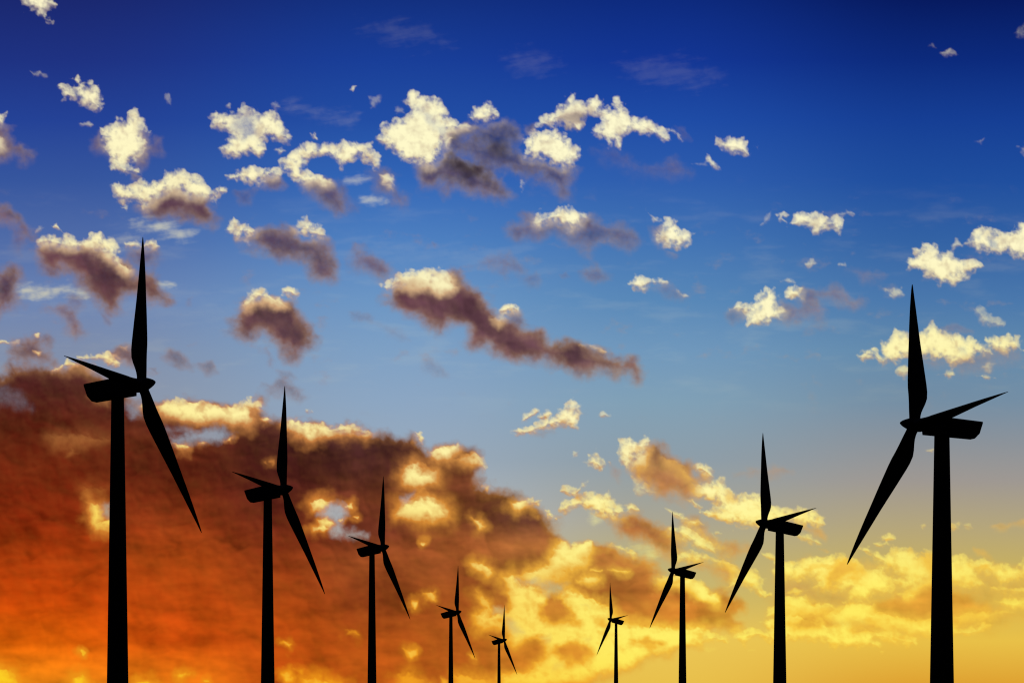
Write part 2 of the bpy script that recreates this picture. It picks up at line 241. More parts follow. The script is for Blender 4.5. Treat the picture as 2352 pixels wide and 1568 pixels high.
 ('L','M',.95,[(435,1000),(500,980),(640,965),(700,970),(800,998),(880,1012),(930,1048),(1000,1030),(1060,1018),(1140,1060),(1280,1060),(1360,1048),(1460,1085),(1560,1128),(1560,1178),(1460,1172),(1390,1150),(1270,1140),(1330,1170),(1300,1205),(1100,1192),(980,1205),(900,1162),(780,1152),(640,1142),(560,1150),(520,1165),(440,1122),(400,1122),(330,1175),(250,1120),(262,1080),(350,1045),(440,1060),(500,1060)]),
 ('D','M',.75,[(560,1010),(640,985),(760,990),(870,1025),(890,1055),(760,1065),(640,1050)]), ('D','M',.5,[(1090,1050),(1200,1040),(1300,1060),(1240,1085),(1120,1080)]),
 ('H','M',.4,[(960,990),(1060,1000),(1180,990),(1220,1030),(1100,1030),(980,1020)]),
 ('L','M',.7,[(1830,1060),(1950,1060),(2060,1010),(2100,1020),(2060,1070),(2010,1105),(1840,1100)]),
 ('L','M',.9,[(0,715),(30,760),(50,812),(100,795),(135,852),(60,835),(0,825)]), ('L','M',.85,[(0,1065),(120,1070),(205,1110),(205,1162),(120,1150),(0,1168)]),
 ('L','M',.75,[(1290,390),(1350,373),(1412,395),(1340,412)]), ('L','M',.6,[(1258,437),(1340,420),(1405,440),(1300,452)]),
 ('L','M',.75,[(1780,290),(1880,288),(1898,330),(1850,352),(1800,340)]), ('S','M',.45,[(2105,312),(2170,283),(2250,300),(2200,337)]), ('S','M',.4,[(2240,292),(2440,255),(2440,318),(2280,312)]),
 ('L','M',.5,[(620,792),(680,750),(770,780),(700,808)]), ('S','M',.35,[(1990,470),(2080,500),(2110,540),(2020,520)]), ('L','M',.35,[(1600,295),(1630,300),(1615,330)]), ('L','M',.3,[(1900,290),(1960,290),(1980,325),(1930,320)]),
 ('W','M',.4,[(30,1205),(130,1195),(60,1222)]), ('W','M',.4,[(350,1210),(395,1208),(380,1217)]), ('L','M',.5,[(1020,850),(1060,860),(1040,875)]), ('L','M',.45,[(1300,1215),(1335,1210),(1330,1230)]),
 # ---- left side
 ('S','A',.8,[(-60,960),(60,1010),(90,1060),(110,1140),(180,1130),(240,1170),(250,1210),(180,1240),(110,1190),(40,1230),(-60,1330)]),
 ('L','A',1,[(-60,860),(0,890),(65,875),(35,940),(30,972),(-60,980)]), ('L','A',.7,[(-60,1060),(20,1080),(40,1160),(-60,1200)]),
 ('L','A',1,[(120,-60),(200,40),(270,85),(310,130),(370,170),(398,155),(370,95),(385,50),(440,45),(390,-60)]),
 ('D','A',.4,[(220,30),(300,40),(340,90),(290,70)]),
 ('L','A',.3,[(228,555),(262,605),(310,580),(375,602),(330,558),(320,538),(280,568)]),
 ('L','A',1,[(440,660),(480,645),(520,655),(570,690),(600,670),(560,625),(600,592),(640,630),(685,668),(720,648),(770,690),(800,740),(790,790),(820,850),(770,868),(700,862),(640,822),(580,792),(530,782),(485,775),(480,720)]),
 ('H','A',.9,[(565,690),(610,700),(650,765),(610,778),(575,745)]), ('L','A',.22,[(1295,745),(1325,745),(1345,820),(1310,800)]),
 ('S','A',.55,[(730,1080),(780,1020),(830,1080),(850,1230),(780,1200),(715,1160)]), ('S','A',.55,[(1110,1050),(1180,1130),(1245,1095),(1265,1190),(1180,1195),(1140,1290),(1060,1300)]),
 ('L','A',.4,[(615,955),(690,942),(728,975),(710,1002),(650,982)]), ('S','A',.4,[(1030,1350),(1100,1380),(1080,1430),(1030,1400)]),
 ('L','A',1,[(775,990),(850,992),(930,930),(980,930),(1000,880),(1050,850),(1090,880),(1130,950),(1165,1045),(1125,1060),(1150,1130),(1120,1200),(1070,1262),(1010,1275),(1095,1345),(1040,1350),(990,1388),(930,1355),(880,1320),(860,1250),(830,1180),(812,1080)]),
 ('H','A',.4,[(920,1260),(1000,1290),(1010,1330),(950,1310)]), ('H','A',.35,[(1060,950),(1120,960),(1140,1040),(1080,1040)]),
 ('L','A',1,[(1655,925),(1700,878),(1800,885),(1850,880),(1900,828),(1960,822),(2040,880),(2110,868),(2175,890),(2212,935),(2240,1010),(2315,1062),(2262,1112),(2180,1082),(2100,1080),(2070,1120),(2100,1175),(2030,1245),(1960,1212),(1830,1242),(1760,1212),(1705,1150),(1770,1110),(1790,1060),(1720,1012),(1660,985)]),
 ('H','A',.42,[(1840,880),(1960,835),(2040,900),(2010,1060),(1900,1110),(1800,1010)]), ('H','A',.4,[(1890,930),(1990,935),(2010,1000),(1930,1040),(1880,990)]), ('H','A',.4,[(1890,1050),(1960,1040),(1930,1090)]), ('L','A',.6,[(2150,1172),(2200,1150),(2255,1180),(2200,1198)]), ('L','A',.2,[(2110,810),(2165,785),(2215,850),(2160,870)]), ('L','A',.35,[(1765,830),(1800,810),(1800,838)]),
 ('S','E',.95,[(1100,250),(1200,170),(1340,110),(1450,130),(1560,150),(1640,170),(1690,280),(1710,330),(1620,385),(1560,405),(1480,355),(1330,335),(1200,300)]),
 ('L','E',1,[(868,90),(900,52),(980,75),(1060,60),(1110,48),(1200,35),(1280,28),(1300,-22),(1360,-53),(1440,-42),(1500,-5),(1560,0),(1600,50),(1650,100),(1740,88),(1775,130),(1720,172),(1700,212),(1640,170),(1560,175),(1480,170),(1420,135),(1340,125),(1260,160),(1190,215),(1110,252),(1050,215),(960,210),(900,182)]),
 ('L','E',.5,[(960,255),(1000,245),(990,275)]),
 ('S','A',.7,[(2060,1390),(2180,1350),(2235,1445),(2170,1475),(2080,1445)]), ('S','A',.3,[(1860,1510),(1980,1490),(1960,1600),(1880,1590)]),
 ('L','A',1,[(1778,1372),(1850,1330),(1930,1310),(2000,1298),(2060,1320),(2140,1312),(2195,1362),(2150,1392),(2080,1400),(2020,1442),(1950,1442),(1880,1420),(1800,1405)]),
 ('S','E',.95,[(230,580),(300,530),(500,530),(700,530),(840,600),(930,680),(1060,780),(1130,765),(1220,800),(1270,900),(1340,975),(1270,985),(1180,985),(1090,945),(990,970),(930,1000),(935,1045),(860,1065),(800,1020),(740,980),(700,920),(640,850),(560,770),(500,730),(400,760),(330,720),(270,650)]),
 ('S','E',.4,[(330,700),(450,740),(440,800),(350,780)]),
 ('L','E',1,[(268,522),(310,480),(370,458),(430,470),(490,500),(510,450),(560,470),(620,500),(690,490),(730,450),(780,432),(820,460),(840,488),(890,498),(932,550),(945,620),(942,690),(1025,742),(1000,758),(900,680),(850,650),(780,590),(700,575),(620,565),(520,575),(440,565),(340,550)]),
 ('L','E',.9,[(392,395),(440,378),(482,420),(502,452),(450,425),(410,418)]), ('L','E',.3,[(270,450),(310,405),(400,400),(330,430)]),
 ('W','E',.25,[(870,490),(1000,450),(1080,480),(980,560),(920,520)]),
 ('S','E',.55,[(1010,565),(1225,565),(1235,620),(1200,690),(1100,690),(1015,630)]),
 ('L','E',1,[(978,535),(1060,508),(1110,540),(1140,520),(1190,488),(1232,510),(1245,552),(1200,578),(1080,572),(1000,562)]),
 ('W','E',.55,[(1060,400),(1160,370),(1300,375),(1420,415),(1495,462),(1420,472),(1300,440),(1180,420)]),
 ('W','E',.6,[(150,880),(240,865),(385,900),(385,952),(280,950),(180,930)]), ('W','E',.6,[(405,890),(560,878),(665,900),(655,938),(540,922),(430,912)]), ('W','E',.55,[(1235,838),(1330,845),(1378,866),(1290,868)]),
 ('S','E',.75,[(-60,240),(80,250),(170,310),(220,390),(245,495),(190,475),(150,400),(60,370),(-60,410)]), ('S','E',.3,[(100,420),(200,480),(170,640),(110,620)]),
 ('S','E',.85,[(-60,720),(40,725),(130,700),(165,780),(155,870),(140,980),(60,1060),(-60,1140)]),
 ('S','E',.65,[(385,1030),(500,1018),(570,1080),(620,1150),(665,1232),(600,1255),(540,1225),(500,1120),(440,1060)]), ('S','E',.35,[(540,930),(640,940),(660,1020),(600,1060),(540,1000)]),
 ('S','E',.3,[(805,1095),(875,1150),(860,1182),(820,1160)]), ('S','E',.2,[(1475,960),(1500,950),(1505,1030),(1475,1030)]),
 ('S','P',.97,[(231,318),(245,303),(262,298),(280,300),(292,302),(301,312),(309,322),(316,336),(310,345),(302,353),(297,361),(286,358),(275,344),(262,335),(247,340),(235,333)]),
 ('L','E',1,[(1895,1022),(1945,990),(1942,920),(1990,883),(2060,883),(2112,930),(2160,960),(2212,948),(2238,1022),(2170,1022),(2100,990),(2000,990),(1930,1032)]),
 ('L','E',.95,[(2198,880),(2250,873),(2300,868),(2348,920),(2330,968),(2270,952),(2210,942)]), ('S','E',.35,[(2090,1350),(2160,1440),(2140,1510),(2100,1500)]), ('S','E',.2,[(1740,1200),(1820,1190),(1840,1260),(1760,1260)]),
 ('S','E',.8,[(130,1330),(200,1270),(290,1268),(375,1280),(340,1340),(350,1390),(410,1450),(300,1470),(130,1440),(95,1370)]),
 ('S','E',.75,[(840,1380),(950,1338),(1015,1350),(1100,1420),(1060,1520),(960,1480),(880,1440)]),
 ('L','E',1,[(600,1430),(700,1408),(760,1400),(840,1383),(900,1420),(962,1470),(940,1505),(880,1505),(760,1455)]), ('L','E',1,[(482,1472),(530,1448),(585,1482),(540,1500),(420,1520),(460,1490)]),
 ('L','E',.22,[(420,1500),(700,1470),(860,1540),(700,1560),(500,1540)]),
 ('L','E',.9,[(-60,1285),(50,1293),(58,1312),(-60,1318)]), ('L','E',.8,[(278,1250),(308,1243),(302,1272)]), ('L','E',.7,[(262,1372),(345,1385),(300,1402)]), ('L','E',.35,[(60,1310),(150,1290),(140,1320)]), ('L','E',.4,[(930,1340),(1000,1335),(990,1360)]),
 ('S','E',.5,[(1290,1410),(1330,1352),(1400,1380),(1480,1440),(1495,1492),(1400,1482),(1320,1440)]), ('S','E',.4,[(1565,1480),(1650,1458),(1705,1542),(1620,1555)]), ('S','E',.3,[(1170,1510),(1220,1510),(1230,1550)]),
 ('S','P',.5,[(267,385),(275,378),(288,381),(300,390),(306,397),(298,400),(285,393),(270,390)]), ('S','P',.25,[(276,368),(290,371),(296,378),(280,376)]), ('L','P',.5,[(305,409),(312,408),(314,411),(307,412)]),
 # ---- upper centre
 ('S','B',.75,[(0,1060),(120,1000),(230,1010),(300,1075),(335,1180),(345,1265),(290,1275),(200,1185),(100,1120)]), ('S','B',.35,[(300,1000),(380,1080),(445,1255),(370,1265),(320,1150)]),
 ('L','B',1,[(-80,790),(0,742),(130,722),(180,718),(280,748),(330,702),(440,702),(520,738),(600,788),(638,840),(632,900),(582,952),(540,900),(470,850),(410,890),(320,935),(260,880),(190,820),(120,840),(50,870),(25,930),(100,955),(180,975),(245,1040),(190,1060),(100,1045),(20,1070),(-60,1020),(-115,950),(-135,870)]),
 ('D','B',.3,[(440,800),(560,820),(600,900),(520,880)]),
 ('L','B',.7,[(75,652),(120,642),(148,702),(100,698)]), ('L','B',.6,[(393,300),(432,288),(420,328)]), ('L','B',.22,[(535,372),(612,372),(600,445),(560,455)]), ('W','B',.10,[(-90,410),(120,470),(430,548),(400,570),(150,512),(-90,450)]),
 ('W','B',.4,[(360,1005),(460,993),(545,1015),(460,1048),(390,1020)]), ('W','B',.5,[(468,1158),(560,1158),(680,1180),(570,1198),(490,1187)]),
 ('S','B',.7,[(580,940),(700,930),(760,1060),(815,1160),(800,1240),(740,1212),(700,1120),(610,1090)]), ('L','B',.75,[(628,975),(700,972),(738,1000),(732,1045),(650,1030)]), ('L','B',.35,[(640,1040),(730,1040),(720,1100)]),
 ('S','B',.72,[(1140,690),(1400,680),(1700,760),(1930,930),(1750,970),(1500,940),(1300,860),(1170,830)]),
 ('S','B',.7,[(1350,590),(1480,570),(1600,555),(1695,620),(1715,700),(1640,770),(1600,840),(1500,820),(1430,740),(1370,680)]),
 ('S','B',.8,[(1150,640),(1280,600),(1380,610),(1360,670),(1200,690)]),
 ('S','B',.85,[(930,900),(1060,890),(1150,850),(1250,835),(1400,890),(1470,970),(1570,1020),(1650,1145),(1500,1160),(1330,1135),(1240,1070),(1150,1115),(1080,1040),(940,1085)]),
 ('S','B',.8,[(1190,850),(1300,850),(1430,940),(1450,1000),(1300,990),(1200,930)]), ('S','B',.4,[(1640,850),(1710,900),(1700,980),(1660,940)]),
 ('L','B',1,[(578,682),(640,658),(622,590),(700,563),(770,540),(830,508),(850,470),(800,400),(850,350),(900,303),(950,340),(1010,370),(1060,338),(1092,380),(1152,450),(1162,530),(1220,543),(1300,578),(1342,602),(1250,622),(1170,652),(1132,720),(1140,780),(1092,832),(1040,905),(960,905),(880,872),(790,872),(750,812),(650,762),(600,722)]),
 ('H','B',.35,[(880,430),(980,440),(1080,560),(1040,620),(980,540),(890,490)]), ('H','B',.3,[(1060,600),(1150,600),(1120,680)]), ('L','B',.2,[(740,450),(800,440),(820,500),(760,500)]),
 ('L','B',.6,[(1150,700),(1185,690),(1160,770),(1140,760)]),
 ('L','B',1,[(1322,517),(1380,450),(1460,403),(1522,430),(1562,468),(1575,530),(1500,560),(1440,585),(1360,552)]), ('L','B',.4,[(1715,1070),(1745,1030),(1780,1030),(1770,1060),(1745,1105)]), ('H','B',.3,[(1420,480),(1480,480),(1470,530)]),
 ('S','C',.7,[(200,840),(360,850),(500,920),(570,910),(575,1000),(545,1130),(500,1150),(420,1070),(290,1020),(320,940)]), ('S','C',.5,[(205,590),(270,580),(290,640),(220,645)]),
 ('L','C',1,[(202,690),(230,638),(330,628),(440,628),(510,658),(552,710),(562,750),(610,768),(652,820),(592,872),(560,912),(500,925),(430,890),(370,850),(280,842),(198,835)]), ('D','C',.25,[(330,700),(430,700),(400,760),(340,740)]),
 ('L','C',1,[(298,602),(318,540),(370,488),(430,468),(450,438),(510,388),(572,336),(582,380),(640,388),(680,398),(698,358),(760,357),(802,400),(805,450),(885,450),(888,358),(922,350),(962,410),(1012,440),(1022,500),(1092,540),(1150,528),(1232,580),(1272,620),(1345,712),(1290,712),(1200,672),(1120,652),(1040,652),(960,692),(942,782),(890,732),(850,768),(820,702),(720,672),(708,610),(790,580),(780,530),(700,515),(640,640),(560,640),(480,590),(450,570),(400,612)]),
 ('D','C',.75,[(500,470),(590,430),(660,440),(730,520),(690,570),(620,620),(540,600),(470,540)]), ('L','C',.7,[(590,568),(640,580),(620,612)]), ('L','C',.5,[(460,480),(540,450),(590,480),(540,510)]),
 ('L','C',.5,[(1265,615),(1390,640),(1435,715),(1380,680)]), ('S','C',.2,[(1380,590),(1450,595),(1490,690),(1420,700)]), ('S','C',.22,[(720,770),(900,780),(1060,870),(1280,890),(1370,850),(1500,960),(1330,995),(1100,975),(900,900)]),
 ('S','C',.2,[(1280,890),(1370,855),(1470,950),(1380,960)]), ('L','C',.15,[(1500,880),(1600,880),(1630,910),(1540,900)]),
 ('L','C',1,[(1700,690),(1760,702),(1820,668),(1920,688),(1962,790),(1962,825),(1880,822),(1810,812),(1740,782),(1698,745)]), ('D','C',.4,[(1700,690),(1770,700),(1780,740),(1710,735)]), ('L','C',.75,[(1625,838),(1712,870),(1735,938),(1660,932)]), ('L','C',.3,[(1620,800),(1640,820),(1640,850)]), ('L','C',.15,[(1960,740),(2030,750),(2040,780)]),
 ('S','C',.6,[(190,1280),(270,1310),(300,1370),(440,1360),(540,1400),(620,1360),(690,1295),(800,1330),(930,1350),(1060,1420),(1115,1485),(1000,1560),(850,1500),(700,1575),(560,1500),(430,1420),(300,1475),(220,1450),(130,1480),(30,1400),(190,1360)]), ('S','C',.4,[(640,1280),(740,1320),(730,1400),(620,1400)]),
 ('L','C',1,[(262,1345),(290,1268),(400,1258),(450,1238),(520,1208),(600,1248),(650,1265),(672,1312),(625,1372),(560,1415),(500,1375),(420,1345),(330,1370),(280,1382)]),
 ('S','C',.4,[(1190,1400),(1270,1390),(1260,1540),(1370,1600),(1230,1560)]), ('L','C',1,[(1225,1440),(1270,1400),(1298,1308),(1392,1345),(1452,1430),(1530,1440),(1482,1512),(1430,1552),(1350,1562),(1280,1542),(1222,1490)]), ('L','C',.5,[(1148,1258),(1230,1320),(1285,1345),(1200,1342)]), ('D','C',.3,[(1230,1440),(1300,1430),(1310,1520),(1240,1500)]),
 # ---- right side
 ('L','D',.95,[(403,310),(450,293),(505,308),(450,335),(500,368),(550,350),(548,293),(620,288),(700,293),(780,288),(830,330),(890,308),(932,350),(938,410),(900,468),(850,420),(790,430),(750,472),(680,440),(620,402),(530,402),(470,372),(420,352)]), ('H','D',.45,[(800,350),(870,340),(860,390),(810,380)]), ('L','D',.3,[(890,300),(970,278),(1018,300),(950,302)]), ('L','D',.25,[(298,385),(330,310),(368,282),(352,355)]),
 ('L','D',1,[(1428,672),(1500,632),(1475,570),(1545,572),(1532,495),(1590,540),(1680,553),(1700,590),(1770,578),(1812,620),(1880,658),(1980,668),(2035,712),(1970,762),(1880,822),(1820,848),(1700,858),(1620,822),(1560,792),(1510,742),(1440,742)]), ('H','D',.25,[(1780,600),(1850,650),(1840,690),(1780,650)]),
 ('L','D',1,[(1878,542),(1920,470),(1970,412),(2050,408),(2120,430),(2200,450),(2290,418),(2288,380),(2352,348),(2480,340),(2480,700),(2300,655),(2230,622),(2180,632),(2060,612),(1990,602),(1940,562)]), ('H','D',.6,[(2060,475),(2110,495),(2140,570),(2080,565)]), ('H','D',.3,[(1960,470),(2030,450),(2010,520)]), ('L','D',.45,[(1775,545),(1830,508),(1865,552),(1810,575)]),
 ('L','D',1,[(1055,1412),(1090,1348),(1180,1358),(1230,1400),(1232,1320),(1290,1268),(1350,1208),(1430,1240),(1520,1230),(1570,1188),(1640,1152),(1692,1190),(1780,1228),(1860,1238),(1900,1278),(1960,1258),(2020,1318),(2085,1392),(1990,1392),(1950,1482),(1850,1482),(1770,1515),(1690,1452),(1600,1420),(1500,1440),(1420,1430),(1350,1482),(1250,1485),(1170,1422),(1080,1448)]),
 ('H','D',.3,[(1810,1340),(1900,1350),(1900,1400),(1830,1390)]), ('S','D',.3,[(1720,1200),(1830,1168),(1935,1215),(1860,1232)]),
 ('L','D',1,[(2015,1282),(2110,1258),(2230,1238),(2320,1268),(2345,1372),(2400,1400),(2250,1365),(2200,1415),(2100,1372)]), ('L','D',.7,[(1348,1522),(1420,1480),(1475,1545),(1400,1592)]), ('L','D',.75,[(1678,1552),(1740,1523),(1805,1562),(1760,1592)]), ('S','D',.35,[(1500,1420),(1850,1430),(2150,1330),(2352,1380),(2352,1440),(2100,1480),(1900,1540),(1600,1500)]), ('L','D',.8,[(1960,1290),(2060,1300),(2100,1400),(2010,1410)]), ('L','D',.35,[(2025,1505),(2080,1448),(2135,1470),(2080,1545)]), ('L','D',.4,[(1480,1490),(1520,1500),(1500,1560)]), ('L','P',.6,[(975,375),(985,374),(996,378),(985,379)]),
 ('S','D',.55,[(430,985),(560,995),(660,1000),(740,1000),(792,1050),(765,1145),(680,1112),(600,1122),(500,1195),(445,1130)]), ('S','D',.5,[(600,885),(700,900),(745,940),(700,1000),(620,990)]), ('S','D',.55,[(738,912),(850,858),(932,900),(990,980),(1080,948),(1110,982),(1020,1035),(960,1002),(850,992),(750,962)]), ('S','D',.3,[(20,1110),(60,1050),(180,1080),(60,1175)]),
 ('L','D',1,[(50,1050),(120,1000),(240,988),(240,950),(310,908),(328,862),(392,890),(422,960),(412,1020),(475,1060),(440,1122),(370,1152),(310,1192),(190,1182),(175,1080),(100,1060)]), ('L','D',1,[(498,880),(550,858),(615,900),(605,962),(540,972),(488,952)]), ('D','D',.3,[(560,900),(620,900),(610,960)]),
 ('S','D',.35,[(1050,700),(1130,728),(1265,782),(1180,802),(1090,835),(1040,790),(940,750),(930,715),(1000,700)]), ('L','D',.35,[(885,690),(940,690),(960,720),(900,715)]), ('L','D',.5,[(636,692),(690,658),(722,690),(680,728)]), ('L','D',.35,[(425,822),(510,800),(565,842),(500,842)]), ('L','D',.5,[(1255,888),(1380,878),(1408,930),(1320,988)]), ('L','D',.45,[(1940,1050),(2010,1028),(2080,1090),(2170,1118),(2195,1182),(2070,1192),(2000,1120)]),
 ('L','P',.35,[(939,53),(950,49),(958,54),(948,57)]), ('L','P',.12,[(928,46),(934,42),(936,48)]), ('L','P',.2,[(1014,30),(1024,22),(1030,40),(1018,38)]), ('L','P',.3,[(1018,146),(1030,142),(1030,165),(1022,155)]), ('L','P',.2,[(975,139),(983,137),(980,142)]),
 ('L','I',.5,[(2950,390),(3010,380),(3000,420)]),
 # ---- long middle cloud
 ('S','P',.85,[(240,238),(255,229),(268,227),(281,225),(293,230),(303,236),(318,236),(330,246),(335,258),(335,272),(336,279),(326,282),(313,274),(308,262),(300,260),(281,260),(268,252),(249,245)]),
 ('L','P',.95,[(292,224),(300,220),(308,219),(319,226),(327,234),(316,238),(306,236),(298,232)]),
 ('L','E',.95,[(1745,432),(1800,390),(1825,322),(1870,360),(1940,390),(2015,422),(1990,462),(1930,480),(1870,505),(1810,462)]), ('L','E',.3,[(1870,500),(1960,480),(1950,560)]),
 ('S','F',.6,[(300,300),(350,270),(420,340),(480,360),(550,400),(585,450),(540,505),(460,462),(390,442),(305,412)]), ('S','F',.35,[(380,360),(500,370),(570,440),(500,460)]),
 ('S','F',1,[(525,585),(600,520),(700,480),(900,480),(960,430),(1030,485),(1100,560),(1160,620),(1230,660),(1250,720),(1340,770),(1440,800),(1530,835),(1580,895),(1680,875),(1770,895),(1850,915),(1930,955),(2010,978),(2040,1005),(2110,990),(2150,1070),(2125,1140),(2060,1085),(1990,1115),(1880,1085),(1810,1105),(1740,1095),(1640,1035),(1500,1005),(1360,1015),(1270,995),(1180,925),(1080,945),(1035,880),(1025,795),(940,795),(880,825),(800,775),(700,735),(600,695),(545,640)]),
 ('L','F',.95,[(500,535),(560,508),(610,462),(660,448),(750,428),(830,417),(910,428),(942,470),(975,540),(930,570),(880,590),(800,560),(700,560),(620,540),(540,572)]), ('D','F',.35,[(600,500),(720,480),(800,520),(740,560),(600,540)]),
 ('S','F',.6,[(1250,700),(1380,690),(1445,780),(1340,795)]), ('L','F',1,[(1242,672),(1290,648),(1330,632),(1384,672),(1372,705),(1290,715),(1250,702)]), ('L','F',.4,[(1205,740),(1280,708),(1290,760),(1250,792)]), ('L','F',.5,[(1765,902),(1850,912),(1915,948),(1850,928)]),
 ('S','F',.45,[(1220,345),(1300,335),(1370,385),(1405,445),(1310,452),(1290,482),(1250,430),(1140,390)]), ('S','F',.25,[(1480,450),(1512,500),(1490,545),(1405,500)]), ('S','F',.45,[(1765,450),(1860,412),(1935,490),(1850,515),(1790,500)]), ('S','F',.25,[(1625,470),(1680,450),(1692,480),(1640,492)]),
 ('S','F',.3,[(2150,565),(2280,508),(2352,548),(2440,600),(2352,612),(2260,582)]), ('L','F',.95,[(2055,512),(2110,462),(2180,495),(2260,488),(2295,510),(2200,542),(2140,575),(2080,552)]), ('L','F',.4,[(2360,555),(2450,600),(2400,608)]),
 ('S','F',.25,[(320,705),(450,728),(445,762),(340,748)]), ('S','F',.18,[(500,768),(600,800),(695,882),(560,850)]), ('S','F',.2,[(785,995),(860,1028),(895,1050),(935,1115),(840,1082),(775,1062)]), ('S','F',.18,[(820,270),(850,270),(840,295)]),
 ('S','F',.25,[(1458,1462),(1560,1432),(1605,1442),(1520,1485)]),
 ('L','F',1,[(1320,1446),(1390,1420),(1440,1422),(1500,1380),(1560,1360),(1620,1320),(1650,1268),(1720,1252),(1775,1288),(1755,1340),(1742,1425),(1680,1432),(1620,1422),(1560,1432),(1480,1462),(1420,1484),(1350,1468)]),
 ('L','F',.95,[(1378,1395),(1400,1350),(1470,1308),(1498,1325),(1440,1370),(1400,1402)]), ('L','F',.95,[(1498,1350),(1540,1318),(1578,1335),(1550,1368),(1510,1368)]), ('L','F',.5,[(1855,1350),(1910,1323),(1955,1358),(1900,1362)]),
 # ---- thin high veils
 ('W','P',.05,[(330,232),(420,243),(520,258),(560,272),(480,266),(380,250)]), ('W','P',.05,[(40,300),(130,294),(190,304),(130,316),(60,312)]),
 ('W','P',.042,[(360,28),(390,22),(430,30),(448,42),(410,42),(380,36)]), ('W','P',.042,[(505,60),(545,52),(560,62),(540,74),(515,70)]), ('W','P',.042,[(620,62),(680,60),(720,78),(690,86),(640,80)]), ('W','P',.030,[(330,228),(420,245),(500,262),(480,270),(400,262)]), ('W','P',.030,[(0,300),(120,296),(250,310),(240,325),(100,318)]),
 ('W','P',.030,[(110,225),(170,216),(180,232),(130,240)]),
 # ---- dense cores
 ('T','B',-.55,[(1190,840),(1300,840),(1430,930),(1460,1010),(1300,1010),(1190,930)]), ('T','B',-.35,[(1380,620),(1600,590),(1700,700),(1600,830),(1440,780)]), ('T','B',-.25,[(1150,1000),(1400,1000),(1550,1090),(1300,1090)]),
 ('T','F',-.22,[(900,600),(1080,620),(1240,720),(1300,830),(1100,820),(960,720)]), ('T','F',-.3,[(1440,830),(1600,900),(1800,920),(2020,1010),(1980,1060),(1700,990),(1520,930)]), ('T','F',.2,[(560,620),(760,640),(860,720),(700,720)]),
 ('T','E',-.25,[(620,640),(820,660),(1000,800),(1060,880),(880,920),(740,860),(660,760)]), ('T','E',-.22,[(2000,1060),(2280,1060),(2352,1200),(2300,1320),(2150,1200),(1980,1180)]), ('T','E',-.2,[(1300,230),(1560,210),(1650,290),(1500,310)]),
 ('T','E',-.22,[(0,740),(120,730),(140,860),(60,960),(-60,960)]), ('T','E',-.2,[(60,290),(180,340),(220,460),(150,400)]), ('T','P',-.22,[(262,232),(300,240),(328,252),(325,268),(290,255)]), ('T','C',-.25,[(330,950),(500,960),(540,1080),(420,1040)]),
 ('T','C',-.2,[(640,1320),(740,1360),(900,1400),(880,1470),(700,1440)]), ('T','I',-.4,[(780,325),(880,325),(930,420),(880,500),(780,440)]), ('T','I',.15,[(700,560),(900,600),(1100,700),(900,740),(760,660)]),
]

def lattice(ix, iy, seed):
    h = (ix.astype(np.int64) * 374761393 + iy.astype(np.int64) * 668265263 + seed * 974711) & 0xffffffff
    h = ((h ^ (h >> 13)) * 1274126177) & 0xffffffff
    h = h ^ (h >> 16)
    return (h & 0xffffff).astype(np.float64) * (2 * math.pi / 0x1000000)

def gnoise(x, y, seed):
    """2-D gradient noise, about -1..1."""
    ix = np.floor(x); iy = np.floor(y)
    fx = x - ix; fy = y - iy
    u = fx * fx * fx * (fx * (fx * 6 - 15) + 10); v = fy * fy * fy * (fy * (fy * 6 - 15) + 10)
    def g(dx, dy):
        a = lattice(ix + dx, iy + dy, seed)
        return np.cos(a) * (fx - dx) + np.sin(a) * (fy - dy)
    a = g(0, 0); b = g(1, 0); c = g(0, 1); d = g(1, 1)
    return ((a * (1 - u) + b * u) * (1 - v) + (c * (1 - u) + d * u) * v) * 1.5

def fbm(x, y, size, octaves, seed, gain=.5):
    s = 0; a = 1; t = 0
    for k in range(octaves):
        s = s + a * gnoise(x / size + 17.3 * k, y / size - 9.1 * k, seed + k); t += a
        a *= gain; size *= .5
    return s / t

def sstep(e0, e1, x):
    t = np.clip((x - e0) / (e1 - e0), 0, 1)
    return t * t * (3 - 2 * t)

def outline_distance(x, y, pts):
    """signed distance to a closed outline (negative inside)."""
    d2 = np.full(x.shape, 1e18); inside = np.zeros(x.shape, bool)
    n = len(pts)
    for i in range(n):
        ax, ay = pts[i]; bx, by = pts[(i + 1) % n]
        ex, ey = bx - ax, by - ay
        wx, wy = x - ax, y - ay
        t = np.clip((wx * ex + wy * ey) / (ex * ex + ey * ey + 1e-9), 0, 1)
        d2 = np.minimum(d2, (wx - t * ex) ** 2 + (wy - t * ey) ** 2)
        if ay != by:
            cross = ((ay > y) != (by > y)) & (x < (bx - ax) * (y - ay) / (by - ay) + ax)
            inside ^= cross
    return np.where(inside, -1, 1) * np.sqrt(d2)

GLOW = .40

